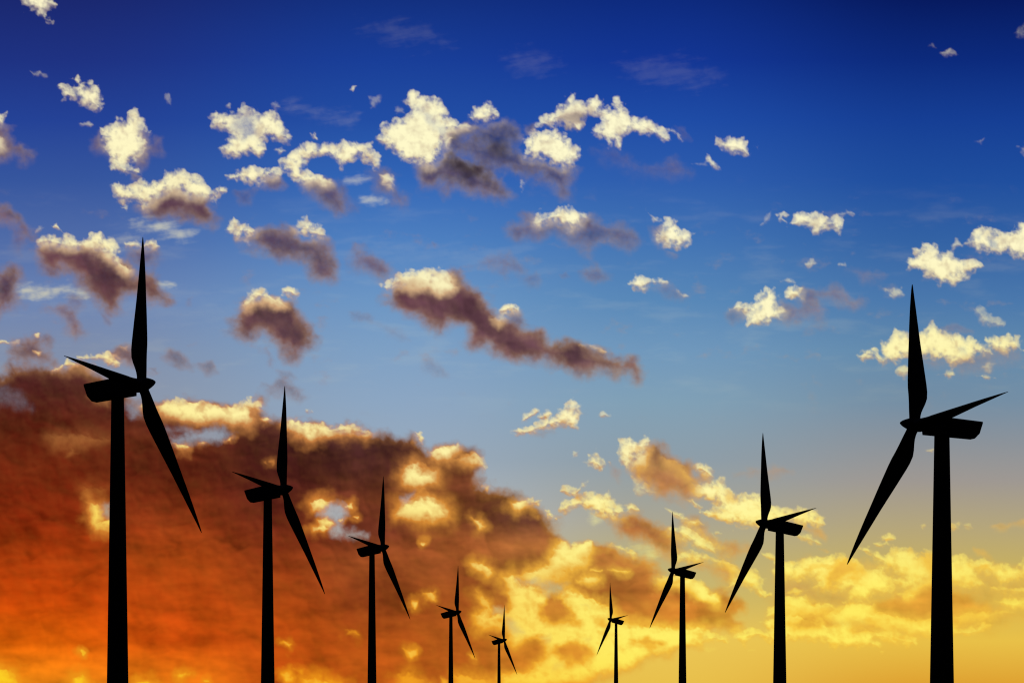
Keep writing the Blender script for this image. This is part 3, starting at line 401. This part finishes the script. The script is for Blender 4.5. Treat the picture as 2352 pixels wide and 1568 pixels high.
def cloud_fields(X, Y):
    """cover (opacity) and light (0 shaded .. 1 sunlit) of the clouds at chart points."""
    wx = X + 3.0 * fbm(X, Y, 22, 4, 11) + 1.3 * fbm(X, Y, 5, 2, 71)
    wy = Y + 3.0 * fbm(X, Y, 22, 4, 37) + 1.3 * fbm(X, Y, 5, 2, 83)
    crisp = .62 * fbm(X, Y, 13, 4, 101, .52) + .32 - 1.15 * np.abs(fbm(X, Y, 15, 4, 113, .5))   # rounded lobes, sharp creases
    wisp = fbm(X, Y, 7.5, 4, 131, .58)
    puff = 1 - 2 * np.abs(fbm(X, Y, 20, 4, 151, .5))          # billows
    broad = fbm(X, Y * 1.2, 42, 4, 201, .5)
    mist = fbm(X, Y, 20, 4, 231, .45)
    cover = np.zeros(X.shape); light = np.zeros(X.shape); veil = np.zeros(X.shape); tones = np.ones(X.shape)
    for kind, sheet, op, pts in CLOUDS:
        ox, oy, s = SHEETS[sheet]
        p = [(ox + a * s, oy + b * s) for a, b in pts]
        xs = [q[0] for q in p]; ys = [q[1] for q in p]
        pad = 34
        r0, r1, c0, c1 = window(X, Y, min(xs) - pad, max(xs) + pad, min(ys) - pad, max(ys) + pad)
        if r1 - r0 < 2 or c1 - c0 < 2: continue
        sl = (slice(r0, r1), slice(c0, c1))
        area = abs(sum(p[i][0] * p[(i + 1) % len(p)][1] - p[(i + 1) % len(p)][0] * p[i][1] for i in range(len(p)))) / 2
        R = math.sqrt(area)
        sd = outline_distance(wx[sl], wy[sl], p)
        C = cover[sl]; T = light[sl]; V = veil[sl]
        if kind == 'T':                                    # a thicker (darker) or thinner part
            tones[sl] *= 1 + op * sstep(9, -9, sd + 9 * mist[sl] + 5 * broad[sl]) * (1 - T)
            continue
        if kind == 'L':
            amp = min(4.5, max(.25 * R, min(.55 * R, 2.6)))
            base = sd + amp * crisp[sl] * 1.5 + (1.6 * wisp[sl] if R < 9 else 0)
            gy = np.gradient(sd, axis=0) * (X.shape[0] > 3)
            gy = np.clip(gy / (np.abs(gy).max() + 1e-6), -1, 1)        # +1 on undersides
            d = base - .22 * amp
            core = sstep(1.3, -1.9, d)
            body = sstep(1.0, -min(9., .5 * R), d + min(4.5, .28 * R) * wisp[sl])
            w = .50 + .3 * sstep(-.2, .9, gy)
            outer = core * (1 - w) + body * w
            soft = sstep(min(9., .5 * R), -min(8., .45 * R), sd + 3.2 * mist[sl] + 2. * crisp[sl])
            soft = soft + (core - soft) * sstep(.1, .8, -gy) * .8       # sunlit tops end sharply
            thin = sstep(.02, .55, wisp[sl] * .8 + .7 * crisp[sl])
            outer = outer * (1 - .5 * thin * sstep(-12, 1, d))
            a = op * (outer * (1 - C) + soft * C)
            glow = op * GLOW * sstep(min(17., .9 * R + 4), -2, sd + 9 * mist[sl] + 7 * broad[sl]) * C * sstep(380, 440, Y[sl])
            T[:] = np.maximum(T, glow)
            thick = sstep(-1, -11, d)
            t = 1 - ((1 - thick) * (.10 + .55 * sstep(-.1, .8, gy)) + .16 * thin) * (1 - C)
        elif kind in 'SD':
            sz = min(10., .45 * R)
            amp = min(8., .40 * R)
            d = sd + amp * (mist[sl] * 1.0 + broad[sl] * .8 + .14 * wisp[sl])
            gy = np.gradient(sd, axis=0); top = np.clip(-gy / (np.abs(gy).max() + 1e-6), 0, 1) ** .7
            a = op * sstep(sz * (.9 - .5 * top), -sz * (1 - .45 * top), d)
            t = .17 * sstep(-1.6 * sz, .3 * sz, d) * (1 - C)
        elif kind == 'W':
            d = sd + min(9., .4 * R) * (crisp[sl] * .8 + fbm((X[sl] - Y[sl] * .8) * .22, (Y[sl] + X[sl] * .18) * 1.2, 9, 4, 301, .6) * 1.9)
            V[:] = np.maximum(V, op * (sstep(min(10., .6 * R), -min(16., .8 * R), d)))
            continue
        else:
            d = sd + min(6., .4 * R) * (crisp[sl] * .9 + broad[sl] * .7)
            a = op * sstep(min(6., .4 * R), -min(7., .45 * R), d)
            C *= (1 - a); continue
        if kind == 'D':                                    # a shaded mass in front
            T *= (1 - a * .92)
            continue
        Cn = C + (1 - C) * a
        T[:] = np.where(Cn > 1e-4, (T * C * (1 - a) + t * a) / np.maximum(Cn, 1e-4), T)
        T[:] = np.clip(T, 0, 1)
        C[:] = Cn
    # faint torn fragments and thin haze at middle height
    midsky = sstep(170, 240, Y) * sstep(430, 360, Y)
    frag = .22 * midsky * sstep(.20, .62, fbm(X * .9, Y * 1.5, 34, 5, 811, .58))
    light = np.where(cover + frag > 1e-4, light * cover / np.maximum(cover + (1 - cover) * frag, 1e-4) + .25 * (1 - cover) * frag / np.maximum(cover + (1 - cover) * frag, 1e-4), light)
    cover = cover + (1 - cover) * frag
    veil = np.maximum(veil, .055 * midsky * sstep(.0, .6, fbm(X * .35 + Y * .1, Y * 1.5, 28, 5, 829, .55)))
    # relief: the side of each billow that faces the low sun is brighter
    h = fbm(X, Y, 26, 4, 401, .5); h2 = fbm(X - 2.5, Y + 3.4, 26, 4, 401, .5)
    relief = np.clip((h2 - h) * 2.2, -1, 1)
    fine = fbm(X, Y, 9, 3, 431, .5)
    streak = fbm(X * .26, Y, 15, 4, 501, .5)
    lit = light
    cell = fbm(X, Y * 1.1, 15, 4, 457, .5) + .35 * relief
    light = lit * (1 - .20 * sstep(.05, .8, -relief) - .08 * sstep(.12, .75, fine) - .30 * sstep(.08, .60, cell) * (1 - .5 * sstep(430, 520, Y))) + 4 * lit * (1 - lit) * .16 * (crisp + .5 * fine) \
        + (1 - lit) * (.018 * relief + .012 * puff)
    low = sstep(430, 520, Y)
    mass = fbm(X * .8, Y * 1.25, 46, 5, 551, .5); dent = fbm(X * .85, Y * 1.2, 16, 4, 577, .5)
    # thicker parts of the low sunlit cloud let less light through
    light = light * (1 - low * (.15 * sstep(.08, .46, mass) + .30 * sstep(.12, .6, dent)) * sstep(.5, .8, lit))
    light = light + (1 - lit) * low * .10 * sstep(.1, .6, -mass) * sstep(420, 540, X)
    bw = 10 * fbm(X, Y, 60, 3, 641)
    def heap(x, y): return (1 - np.abs(fbm(x + bw, y * 1.25 + bw, 62, 4, 653, .5)) * 1.6)
    heaps = np.clip((heap(X + 2.5, Y - 3.5) - heap(X, Y)) * 2.6, -1, 1)
    tone = tones * (1 + (1 - lit) * (.30 * broad + .30 * heaps * (1 - .45 * sstep(540, 600, Y)) + (.08 + .24 * low) * streak + .15 * mass + (.13 - .04 * low) * dent + .05 * fine))
    return np.clip(cover, 0, 1), np.clip(light, -.04, 1), veil, tone

# ---------------------------------------------------------------- the sky dome
def window(X, Y, x0, x1, y0, y1):
    c = np.where((X[0] >= x0) & (X[0] <= x1))[0]; r = np.where((Y[:, 0] >= y0) & (Y[:, 0] <= y1))[0]
    if len(c) == 0 or len(r) == 0: return 0, 0, 0, 0
    return r[0], r[-1] + 1, c[0], c[-1] + 1

DOME = 30000.0
STEP = .96
cx_dense = np.arange(-32, 1056.01, STEP)                    # columns of the view and a margin around it
az_dense = np.arctan((cx_dense - 512) / F)
az_side = np.concatenate([np.radians(np.arange(13.0, 60, .8)), np.radians(np.arange(60, 180, 4.))])
azs = np.concatenate([[-math.pi], -az_side[::-1], az_dense, az_side])     # closes on itself at the back
ys_dense = np.arange(-26, 690, STEP)
slopes_up = np.array([.308, .315, .325, .34, .36, .38, .40, .43, .46, .5, .54, .58, .63, .68, .74, .8, .87, .95, 1.05, 1.2, 1.4, 1.7, 2.1, 2.8, 4, 7, 15, 60])[::-1]
hs = np.concatenate([slopes_up, (HORIZON - ys_dense) / F, [.005, 0, -.02, -.06]])
nr, nc = len(hs), len(azs)
AZ, H = np.meshgrid(azs, hs)
wid = np.maximum(np.cos(AZ), .5)                            # chart slope is measured against this
dx, dy, dz = np.sin(AZ), np.cos(AZ), H * wid
L = np.sqrt(dx * dx + dy * dy + dz * dz)
co = np.stack([dx / L * DOME, dy / L * DOME, dz / L * DOME], -1).reshape(-1, 3)
CX = 512 + F * dx / wid; CY = HORIZON - F * H

cover = np.zeros((nr, nc)); light = np.zeros((nr, nc)); veil = np.zeros((nr, nc)); tone = np.ones((nr, nc))
a0 = len(az_side) + 1; a1 = a0 + len(az_dense); b0 = len(slopes_up); b1 = b0 + len(ys_dense)
c_, l_, v_, t_ = cloud_fields(CX[b0:b1, a0:a1].copy(), CY[b0:b1, a0:a1].copy())
blk = (slice(b0, b1), slice(a0, a1))
fade = sstep(-31, -12, CX[blk]) * sstep(1055, 1036, CX[blk]) * sstep(-25, -10, CY[blk])
light[blk] = l_; cover[blk] = c_ * fade; veil[blk] = v_; tone[blk] = t_

idx = np.arange(nr * nc).reshape(nr, nc)
nxt = np.roll(idx, -1, axis=1)
quads = np.stack([idx[:-1], idx[1:], nxt[1:], nxt[:-1]], -1).reshape(-1, 4)
nq = len(quads)
pole = nr * nc
tri = np.stack([idx[0], nxt[0], np.full(nc, pole)], -1)
me = bpy.data.meshes.new('sky')
me.vertices.add(nr * nc + 1)
me.vertices.foreach_set('co', np.concatenate([co, [[0, 0, DOME]]]).astype(np.float32).ravel())
me.loops.add(nq * 4 + nc * 3)
me.loops.foreach_set('vertex_index', np.concatenate([quads.ravel(), tri.ravel()]).astype(np.int32))
me.polygons.add(nq + nc)
me.polygons.foreach_set('loop_start', np.concatenate([np.arange(nq) * 4, nq * 4 + np.arange(nc) * 3]).astype(np.int32))
me.update(calc_edges=True)
for nm, arr in (('cloud_cover', cover), ('cloud_light', light), ('cloud_veil', veil), ('cloud_tone', tone)):
    at = me.attributes.new(nm, 'FLOAT', 'POINT')
    at.data.foreach_set('value', np.append(arr.ravel(), 0 if nm != 'cloud_tone' else 1).astype(np.float32))

sky_mat = bpy.data.materials.new('evening_sky'); sky_mat.use_nodes = True
nt = sky_mat.node_tree; N = nt.nodes; K = nt.links
for n in list(N): N.remove(n)
def math_node(op, a, b=None, c=None, clamp=False):
    n = N.new('ShaderNodeMath'); n.operation = op; n.use_clamp = clamp
    for i, v in enumerate((a, b, c)):
        if v is None: continue
        if isinstance(v, (int, float)): n.inputs[i].default_value = v
        else: K.new(v, n.inputs[i])
    return n.outputs[0]
def mix(fac, a, b):
    n = N.new('ShaderNodeMix'); n.data_type = 'RGBA'; n.clamp_factor = True
    if isinstance(fac, (int, float)): n.inputs[0].default_value = fac
    else: K.new(fac, n.inputs[0])
    for s, v in ((6, a), (7, b)):
        if isinstance(v, tuple): n.inputs[s].default_value = v
        else: K.new(v, n.inputs[s])
    return n.outputs[2]
def smooth(v, a, b):
    n = N.new('ShaderNodeMapRange'); n.interpolation_type = 'SMOOTHSTEP'; n.clamp = True
    K.new(v, n.inputs[0]); n.inputs[1].default_value = a; n.inputs[2].default_value = b
    return n.outputs[0]
geo = N.new('ShaderNodeNewGeometry'); sep = N.new('ShaderNodeSeparateXYZ'); K.new(geo.outputs['Position'], sep.inputs[0])
px, py, pz = sep.outputs
half = math_node('MULTIPLY', math_node('SQRT', math_node('ADD', math_node('MULTIPLY', px, px), math_node('MULTIPLY', py, py))), .5)
den = math_node('MAXIMUM', py, half)
east = math_node('ADD', math_node('MULTIPLY', math_node('DIVIDE', px, den), F), 512.)
down = math_node('SUBTRACT', HORIZON, math_node('MULTIPLY', math_node('DIVIDE', pz, den), F))
down_n = math_node('DIVIDE', down, 700., clamp=True)
def height_ramp(ys, cs):
    n = N.new('ShaderNodeValToRGB'); n.color_ramp.interpolation = 'LINEAR'; el = n.color_ramp.elements
    while len(el) > 1: el.remove(el[-1])
    el[0].position = ys[0] / 700; el[0].color = lin(cs[0])
    for y, c in zip(ys[1:], cs[1:]):
        e = el.new(min(1, y / 700)); e.color = lin(c)
    K.new(down_n, n.inputs[0]); return n.outputs[0]
def chart(tab):
    cols, ramps = tab
    out = height_ramp(*ramps[0])
    for i in range(1, len(cols)):
        out = mix(smooth(east, cols[i - 1], cols[i]), out, height_ramp(*ramps[i]))
    return out
def attr(nm):
    n = N.new('ShaderNodeAttribute'); n.attribute_name = nm; return n.outputs['Fac']
def noise(scale, detail, rough=.6):
    v = N.new('ShaderNodeVectorMath'); v.operation = 'SCALE'; v.inputs[3].default_value = 1 / DOME; K.new(geo.outputs['Position'], v.inputs[0])
    n = N.new('ShaderNodeTexNoise'); n.inputs['Scale'].default_value = scale; n.inputs['Detail'].default_value = detail; n.inputs['Roughness'].default_value = rough
    K.new(v.outputs[0], n.inputs['Vector']); return math_node('SUBTRACT', n.outputs['Fac'], .5)
grain = noise(620, 3)                                       # the finest cloud texture
sky_c, lit_c, mid_c, shd_c = chart(SKY), chart(LIT), chart(MID), chart(SHADE)
T = attr('cloud_light'); C = attr('cloud_cover')
# beyond the charted part the same kinds of cloud go on: scattered cumulus on a level layer, the low bank to the left
def layer(dx, dy, scale, detail):
    z = math_node('ADD', math_node('MAXIMUM', pz, 0.), .11 * DOME)
    cb = N.new('ShaderNodeCombineXYZ')
    K.new(math_node('ADD', math_node('DIVIDE', px, z), dx), cb.inputs[0]); K.new(math_node('ADD', math_node('DIVIDE', py, z), dy), cb.inputs[1])
    n = N.new('ShaderNodeTexNoise'); n.inputs['Scale'].default_value = scale; n.inputs['Detail'].default_value = detail; n.inputs['Roughness'].default_value = .55
    K.new(cb.outputs[0], n.inputs['Vector']); return n.outputs['Fac']
l0 = layer(0, 0, 3.2, 7); l1 = layer(0, -.06, 3.2, 4)
beyond = math_node('MAXIMUM', math_node('MAXIMUM', smooth(math_node('MULTIPLY', east, -1.), 8, 34), smooth(east, 1032, 1058)), smooth(math_node('MULTIPLY', down, -1.), 6, 28))
l0b = math_node('ADD', l0, math_node('MULTIPLY', smooth(down, 300, 640), .07))
g_cum = math_node('MULTIPLY', smooth(l0b, .545, .63), .92)
wob = noise(9, 6)
left = math_node('MULTIPLY', smooth(math_node('MULTIPLY', east, -1.), -20, 20), math_node('SUBTRACT', 1., smooth(math_node('ADD', math_node('MULTIPLY', east, -1.), math_node('MULTIPLY', wob, 900.)), 700, 1300)))
g_bank = math_node('MULTIPLY', left, smooth(math_node('ADD', down, math_node('MULTIPLY', wob, 160.)), 372, 396))
G = math_node('MULTIPLY', math_node('MAXIMUM', g_cum, g_bank), beyond)
gt = math_node('ADD', .45, math_node('MULTIPLY', math_node('SUBTRACT', l1, l0), 7.), clamp=True)
gt = math_node('MULTIPLY', gt, math_node('SUBTRACT', 1., math_node('MULTIPLY', g_bank, .98)))
Tg = math_node('ADD', math_node('MULTIPLY', T, math_node('SUBTRACT', 1., beyond)), math_node('MULTIPLY', gt, beyond))
Cg = math_node('ADD', C, math_node('MULTIPLY', G, math_node('SUBTRACT', 1., C)))
T, C = Tg, Cg; V = attr('cloud_veil'); TN = attr('cloud_tone')
edge = math_node('MULTIPLY', math_node('MULTIPLY', C, math_node('SUBTRACT', 1., C)), 4.)
C2 = math_node('ADD', C, math_node('MULTIPLY', math_node('MULTIPLY', edge, grain), .40), clamp=True)
T2 = math_node('ADD', T, math_node('MULTIPLY', math_node('MULTIPLY', grain, T), .07))
vm = N.new('ShaderNodeVectorMath'); vm.operation = 'SCALE'; K.new(shd_c, vm.inputs[0]); K.new(math_node('ADD', TN, math_node('MULTIPLY', grain, .02)), vm.inputs[3])
cl = mix(math_node('MULTIPLY', T2, 2., clamp=True), vm.outputs[0], mid_c)
cl = mix(math_node('SUBTRACT', math_node('MULTIPLY', T2, 2.), 1., clamp=True), cl, lit_c)
base = mix(math_node('MULTIPLY', V, .85), sky_c, lit_c)
col = mix(C2, base, cl)
# the half of the sky turned away from the sunset is dimmer
bn = N.new('ShaderNodeVectorMath'); bn.operation = 'NORMALIZE'; K.new(geo.outputs['Position'], bn.inputs[0])
bs = N.new('ShaderNodeSeparateXYZ'); K.new(bn.outputs[0], bs.inputs[0])
dim = N.new('ShaderNodeMapRange'); dim.interpolation_type = 'SMOOTHSTEP'; K.new(bs.outputs[1], dim.inputs[0])
dim.inputs[1].default_value = -.6; dim.inputs[2].default_value = .8; dim.inputs[3].default_value = .25; dim.inputs[4].default_value = 1
em = N.new('ShaderNodeEmission'); K.new(col, em.inputs[0]); K.new(dim.outputs[0], em.inputs[1])
tr = N.new('ShaderNodeBsdfTransparent'); tr.inputs[0].default_value = (.003, .003, .003, 1)   # little of the light beyond gets through
add = N.new('ShaderNodeAddShader'); out = N.new('ShaderNodeOutputMaterial')
K.new(em.outputs[0], add.inputs[0]); K.new(tr.outputs[0], add.inputs[1]); K.new(add.outputs[0], out.inputs[0])
me.materials.append(sky_mat)
sky = link(bpy.data.objects.new('sky', me)); sky['kind'] = 'structure'

# ---------------------------------------------------------------- ground
def surface(name, color, rough=.8, spec=.2, noise_scale=None, amount=.3):
    m = bpy.data.materials.new(name); m.use_nodes = True
    b = m.node_tree.nodes['Principled BSDF']; b.inputs['Roughness'].default_value = rough; b.inputs['Specular IOR Level'].default_value = spec
    b.inputs['Base Color'].default_value = color + (1,)
    if noise_scale:
        tc = m.node_tree.nodes.new('ShaderNodeTexCoord'); n = m.node_tree.nodes.new('ShaderNodeTexNoise'); r = m.node_tree.nodes.new('ShaderNodeValToRGB')
        n.inputs['Scale'].default_value = noise_scale; n.inputs['Detail'].default_value = 8
        r.color_ramp.elements[0].position = .3; r.color_ramp.elements[1].position = .7
        r.color_ramp.elements[0].color = tuple(c * (1 - amount) for c in color) + (1,); r.color_ramp.elements[1].color = tuple(c * (1 + amount) for c in color) + (1,)
        m.node_tree.links.new(tc.outputs['Object'], n.inputs['Vector']); m.node_tree.links.new(n.outputs['Fac'], r.inputs[0]); m.node_tree.links.new(r.outputs[0], b.inputs['Base Color'])
    return m
grass = surface('field_grass', (.045, .06, .022), .95, .1, .02, .45)
gr = [0, 40, 90, 150, 220, 320, 450, 600, 800, 1100, 1500, 2000, 2700, 3600, 5000, 7000, 10000, 15000, 22000, 29700]
gv = [(0, 0, 0)]; gf = []
seg = 96
for i, r in enumerate(gr[1:]):
    for j in range(seg):
        a = 2 * math.pi * j / seg
        x, y = r * math.cos(a), r * math.sin(a)
        gv.append((x, y, .35 * math.sin(x * .011 + 1) * math.sin(y * .007) - .35))
for j in range(seg): gf.append((0, 1 + j, 1 + (j + 1) % seg))
for i in range(len(gr) - 2):
    for j in range(seg):
        k = (j + 1) % seg; a = 1 + i * seg
        gf.append((a + j, a + seg + j, a + seg + k, a + k))
ground = mesh_object('ground', gv, gf, grass); ground['kind'] = 'structure'

# ---------------------------------------------------------------- wind turbines
backlit_mat = surface('turbine_backlit_shade', (.004, .004, .0045), .9, .05, .4, .25)  # near-black base colour holds the backlit shade of the turbines
concrete = surface('foundation_concrete', (.22, .21, .2), .9, .2, 1.2, .2)
SPAN = 45.0                                                 # blade length in metres
Q = 2.296875                                                # survey readings are in 1/2.3 chart units
def ray(sx, sy, depth):
    """the point at this depth (metres north of the camera) seen in this direction"""
    return Vector(((sx / Q - 512) / F * depth, depth, EYE + (HORIZON - sy / Q) / F * depth))
def seen(p):
    return ((p.x / p.y) * F + 512) * Q, (HORIZON - (p.z - EYE) / p.y * F) * Q

def blade_mesh():
    r_ = [.028, .06, .09, .12, .16, .2, .25, .3, .37, .44, .52, .6, .68, .76, .84, .9, .95, .985, 1.0]
    fr = np.interp(r_, [0, .06, .10, .15, .2, .25, .3, .44, .58, .72, .86, .94, .985, 1], [21, 21, 22, 22.5, 24, 26, 26, 23, 19, 15.5, 10, 6, 3, 1.2])
    bk = np.interp(r_, [0, .06, .10, .15, .2, .25, .3, .44, .58, .72, .86, .94, .985, 1], [21, 22, 28, 42, 51.5, 53, 50.5, 40, 29, 20, 11, 5.5, 3, 1.2])
    th = np.interp(r_, [0, .06, .12, .2, .3, .5, .8, 1], [2.35, 2.3, 2.0, 1.5, 1.0, .62, .26, .06])
    secs = []
    n = 20
    for r, f, b, t in zip(r_, fr, bk, th):
        f *= .0602; b *= .0602; w = (f + b) / 2; m = (f - b) / 2
        flat = min(1, max(0, (r - .06) / .14))
        s = []
        for j in range(n):
            a = 2 * math.pi * j / n
            ex = 1 - .45 * flat * (1 - math.cos(a)) / 2       # thin towards the trailing edge
            s.append((m + w * math.cos(a), t / 2 * math.sin(a) * ex, r * SPAN))
        secs.append(s)
    v, f = rings(secs)
    me = bpy.data.meshes.new('blade'); me.from_pydata(v, [], f); me.materials.append(backlit_mat)
    me.polygons.foreach_set('use_smooth', [True] * len(f)); me.update(); return me

def revolve(name, prof, mat, parent=None, n=28):
    """profile (u, radius) about local x"""
    secs = [[(u, r * math.cos(2 * math.pi * j / n), r * math.sin(2 * math.pi * j / n)) for j in range(n)] for u, r in prof]
    v, f = rings(secs)
    return mesh_object(name, v, f, mat, parent)

def nacelle_mesh():
    """side outline (u, up), wide 3.6 m, edges rounded; lofted across the width"""
    side = [(-15.85, 2.95), (-15.9, 2.5), (-15.3, -.45), (-14.25, -1.95), (-2.6, -2.35), (-2.45, -1.6), (-2.45, 1.2), (-3.6, 2.3), (-5.2, 2.95)]
    cu, cz = -9.2, .5
    secs = []
    for y, k in ((-1.8, .0), (-1.8, .90), (-1.62, .975), (-1.3, 1), (1.3, 1), (1.62, .975), (1.8, .90), (1.8, 0)):
        if k == 0: continue
        secs.append([(cu + (u - cu) * (1 - (1 - k) * .35), y, cz + (z - cz) * (1 - (1 - k) * .8)) for u, z in side])
    v, f = rings(secs)
    me = bpy.data.meshes.new('nacelle'); me.from_pydata(v, [], f); me.materials.append(backlit_mat); me.update(); return me

BLADE = blade_mesh(); NACELLE = nacelle_mesh()
def frame(ax, up_hint):
    """rotation whose x axis is ax and whose z axis is as close as possible to up_hint"""
    x = ax.normalized(); z = (up_hint - x * up_hint.dot(x)).normalized(); y = z.cross(x)
    return Matrix((x, y, z)).transposed().to_4x4()

# hub, three blade tips, tower (east, width at the nacelle, its height), width at the foot of the picture, drop of the nacelle, stretch
SURVEY = [
 ('far left tallest', 1, (325.5, 882.5), (328, 543.5), (147, 816), (463, 1222), (270.2, 29, 915), 49, 11.6, 1.00),
 ('left second', 1, (651.3, 1123.3), (653.9, 885.4), (532.2, 1081.8), (746.2, 1363.0), (615.0, 19, 1148), 31.5, 13.5, .965),
 ('left third', 1, (879.2, 1256.5), (880.4, 1092.4), (799.8, 1229.2), (942.0, 1420.7), (854.4, 12.6, 1274), 20.5, 15, .936),
 ('left fourth', 1, (1050.6, 1404.8), (1052.1, 1297.5), (1001.3, 1387.8), (1091.7, 1511.2), (1035.6, 7.6, 1416), 11.5, 16, .916),
 ('left fifth', 1, (1157.4, 1468.6), (1158.4, 1387.4), (1120.9, 1455.6), (1188, 1548.4), (1146.2, 5.7, 1476), 7.9, 17, .89),
 ('right fourth', -1, (1402.7, 1421.3), (1401.3, 1336.4), (1442.7, 1411.1), (1370.4, 1503.3), (1415.0, 6.0, 1430), 10.1, 18.5, .93),
 ('right third', -1, (1546.2, 1309.2), (1544.7, 1173.6), (1616.1, 1289.3), (1492.0, 1441.2), (1567.6, 11.3, 1322), 18, 16, 1.0),
 ('right second', -1, (1755.6, 1201.2), (1752.3, 993.1), (1875.0, 1165.0), (1665.3, 1405.5), (1791.0, 19, 1226), 30.6, 13.5, 1.10),
 ('far right', -1, (2101.3, 974.2), (2095.4, 652.2), (2315.5, 898.5), (1945.8, 1294.8), (2163.4, 34.6, 1000), 54.5, 7.2, 1.25),
]
LABELS = {
 'far left tallest': 'tallest right-facing black wind turbine at the far left, against the brown cloud bank',
 'left second': 'second largest right-facing backlit wind turbine, blade tip poking above the brown cloud edge',
 'left third': 'right-facing black wind turbine, third in the left row, beside the small cloud gap',
 'left fourth': 'second smallest right-facing black wind turbine, where orange cloud turns golden',
 'left fifth': 'smallest right-facing black wind turbine, last of the left row',
 'right fourth': 'smallest left-facing black wind turbine, against glowing yellow cloud',
 'right third': 'second smallest left-facing black wind turbine, in front of an amber cloud',
 'right second': 'second largest left-facing black wind turbine, its hub in front of pale cream cloud',
 'far right': 'largest left-facing black wind turbine, at the far right against grey blue sky',
}
YAW = math.radians(27)
def turbine(key, side, hub_s, a_s, b_s, c_s, tw, foot_w, drop, stretch):
    blade_seen = math.hypot(a_s[0] - hub_s[0], a_s[1] - hub_s[1])
    D = F * Q * SPAN / (1.173 * blade_seen)
    hub = ray(*hub_s, D)
    bearing = math.atan2(hub.x, hub.y)
    # rotor axis, pointing out of the spinner and a little towards the viewer
    def axis(tz):
        a = Vector((side * math.cos(YAW), -math.sin(YAW), tz)).normalized()
        return Matrix.Rotation(-bearing, 3, 'Z') @ a
    lo, hi = -.4, .6
    for _ in range(40):
        m = (lo + hi) / 2; s0 = seen(hub); s1 = seen(hub + axis(m) * 6)
        slope = math.degrees(math.atan2(s0[1] - s1[1], abs(s1[0] - s0[0])))
        lo, hi = (m, hi) if slope < drop else (lo, m)
    n = axis(lo)
    # tower foot
    back = abs(hub_s[0] - tw[0]) / Q / F * D / math.cos(YAW)
    Dt = D + back * math.sin(YAW)
    foot = ray(tw[0], HORIZON * Q, Dt); foot.z = 0
    root = bpy.data.objects.new('wind_turbine', None); root.location = foot; link(root)
    root.empty_display_size = 5
    root['label'] = LABELS[key]; root['category'] = 'wind turbine'; root['group'] = 'black wind turbines silhouetted against the sunset'
    top_z = hub.z - n.z * back - 1.2
    nac_bottom_z = ray(tw[0], tw[2], Dt).z; low_z = ray(tw[0], 1568, Dt).z
    w_top = tw[1] / Q / F * Dt; w_low = foot_w / Q / F * Dt
    k = (w_low - w_top) / (nac_bottom_z - low_z)
    secs = []
    n_seg = 36
    for z in (-.4, 0, 12, 30, 48, 66, nac_bottom_z, top_z):
        if z > top_z: continue
        r = max(.5, (w_top + k * (nac_bottom_z - z)) / 2)
        secs.append([(r * math.cos(2 * math.pi * j / n_seg), r * math.sin(2 * math.pi * j / n_seg), z) for j in range(n_seg)])
    secs.sort(key=lambda s: s[0][2])
    v, f = rings(secs); tower = mesh_object('tower', v, f, backlit_mat, root)
    r0 = secs[1][0][0]
    # concrete foundation and the entrance door, at ground level
    R = r0 + 2.2
    v, f = rings([[(R * q * math.cos(2 * math.pi * j / 40), R * q * math.sin(2 * math.pi * j / 40), z) for j in range(40)] for z, q in ((-1.2, 1.05), (.12, 1.0), (.16, .985))])
    mesh_object('foundation', v, f, concrete, root, smooth=False)
    ang = [math.radians(-90 + d) for d in (-11, -6, 0, 6, 11)]
    sec_d = [[((r0 + o) * math.cos(a), (r0 + o) * math.sin(a), z) for a in ang] for z, o in ((.5, .06), (2.9, .05))]
    v = sec_d[0] + sec_d[1] + [((r0 - .3) * math.cos(a), (r0 - .3) * math.sin(a), .5) for a in ang] + [((r0 - .3) * math.cos(a), (r0 - .3) * math.sin(a), 2.9) for a in ang]
    f = [(i, i + 1, i + 6, i + 5) for i in range(4)] + [(i + 10, i + 15, i + 16, i + 11) for i in range(4)] + [(i, i + 10, i + 11, i + 1) for i in range(4)] + [(i + 5, i + 6, i + 16, i + 15) for i in range(4)] + [(0, 5, 15, 10), (4, 14, 19, 9)]
    mesh_object('door', v, f, backlit_mat, tower, smooth=False)
    # nacelle
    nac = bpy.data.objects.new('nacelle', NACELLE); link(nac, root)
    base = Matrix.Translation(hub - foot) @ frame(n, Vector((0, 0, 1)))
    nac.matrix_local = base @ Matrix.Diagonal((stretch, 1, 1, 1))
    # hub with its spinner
    spin = revolve('hub', [(-2.75, 1.3), (-2.3, 1.45), (-1.75, 1.78), (-.8, 1.9), (.2, 1.88), (1.0, 1.76), (1.8, 1.5), (2.6, 1.15), (3.3, .78), (3.8, .4), (4.0, .12)], backlit_mat, root)
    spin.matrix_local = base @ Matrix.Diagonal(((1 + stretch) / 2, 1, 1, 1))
    # blades
    for tip_s, sg in ((a_s, 1), (b_s, -1), (c_s, 1)):
        lo, hi = 0., SPAN
        for _ in range(50):
            m = (lo + hi) / 2
            if (ray(*tip_s, D + sg * m) - hub).length < SPAN: lo = m
            else: hi = m
        d = ray(*tip_s, D + sg * lo) - hub
        if d.length > 1e-6: d.normalize()
        c = (n - d * n.dot(d)).normalized(); t = d.cross(c)
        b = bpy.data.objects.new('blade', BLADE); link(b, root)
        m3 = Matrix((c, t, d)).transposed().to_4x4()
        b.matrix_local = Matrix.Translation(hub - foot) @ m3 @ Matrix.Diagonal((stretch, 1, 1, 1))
    return root
for row in SURVEY: turbine(*row)
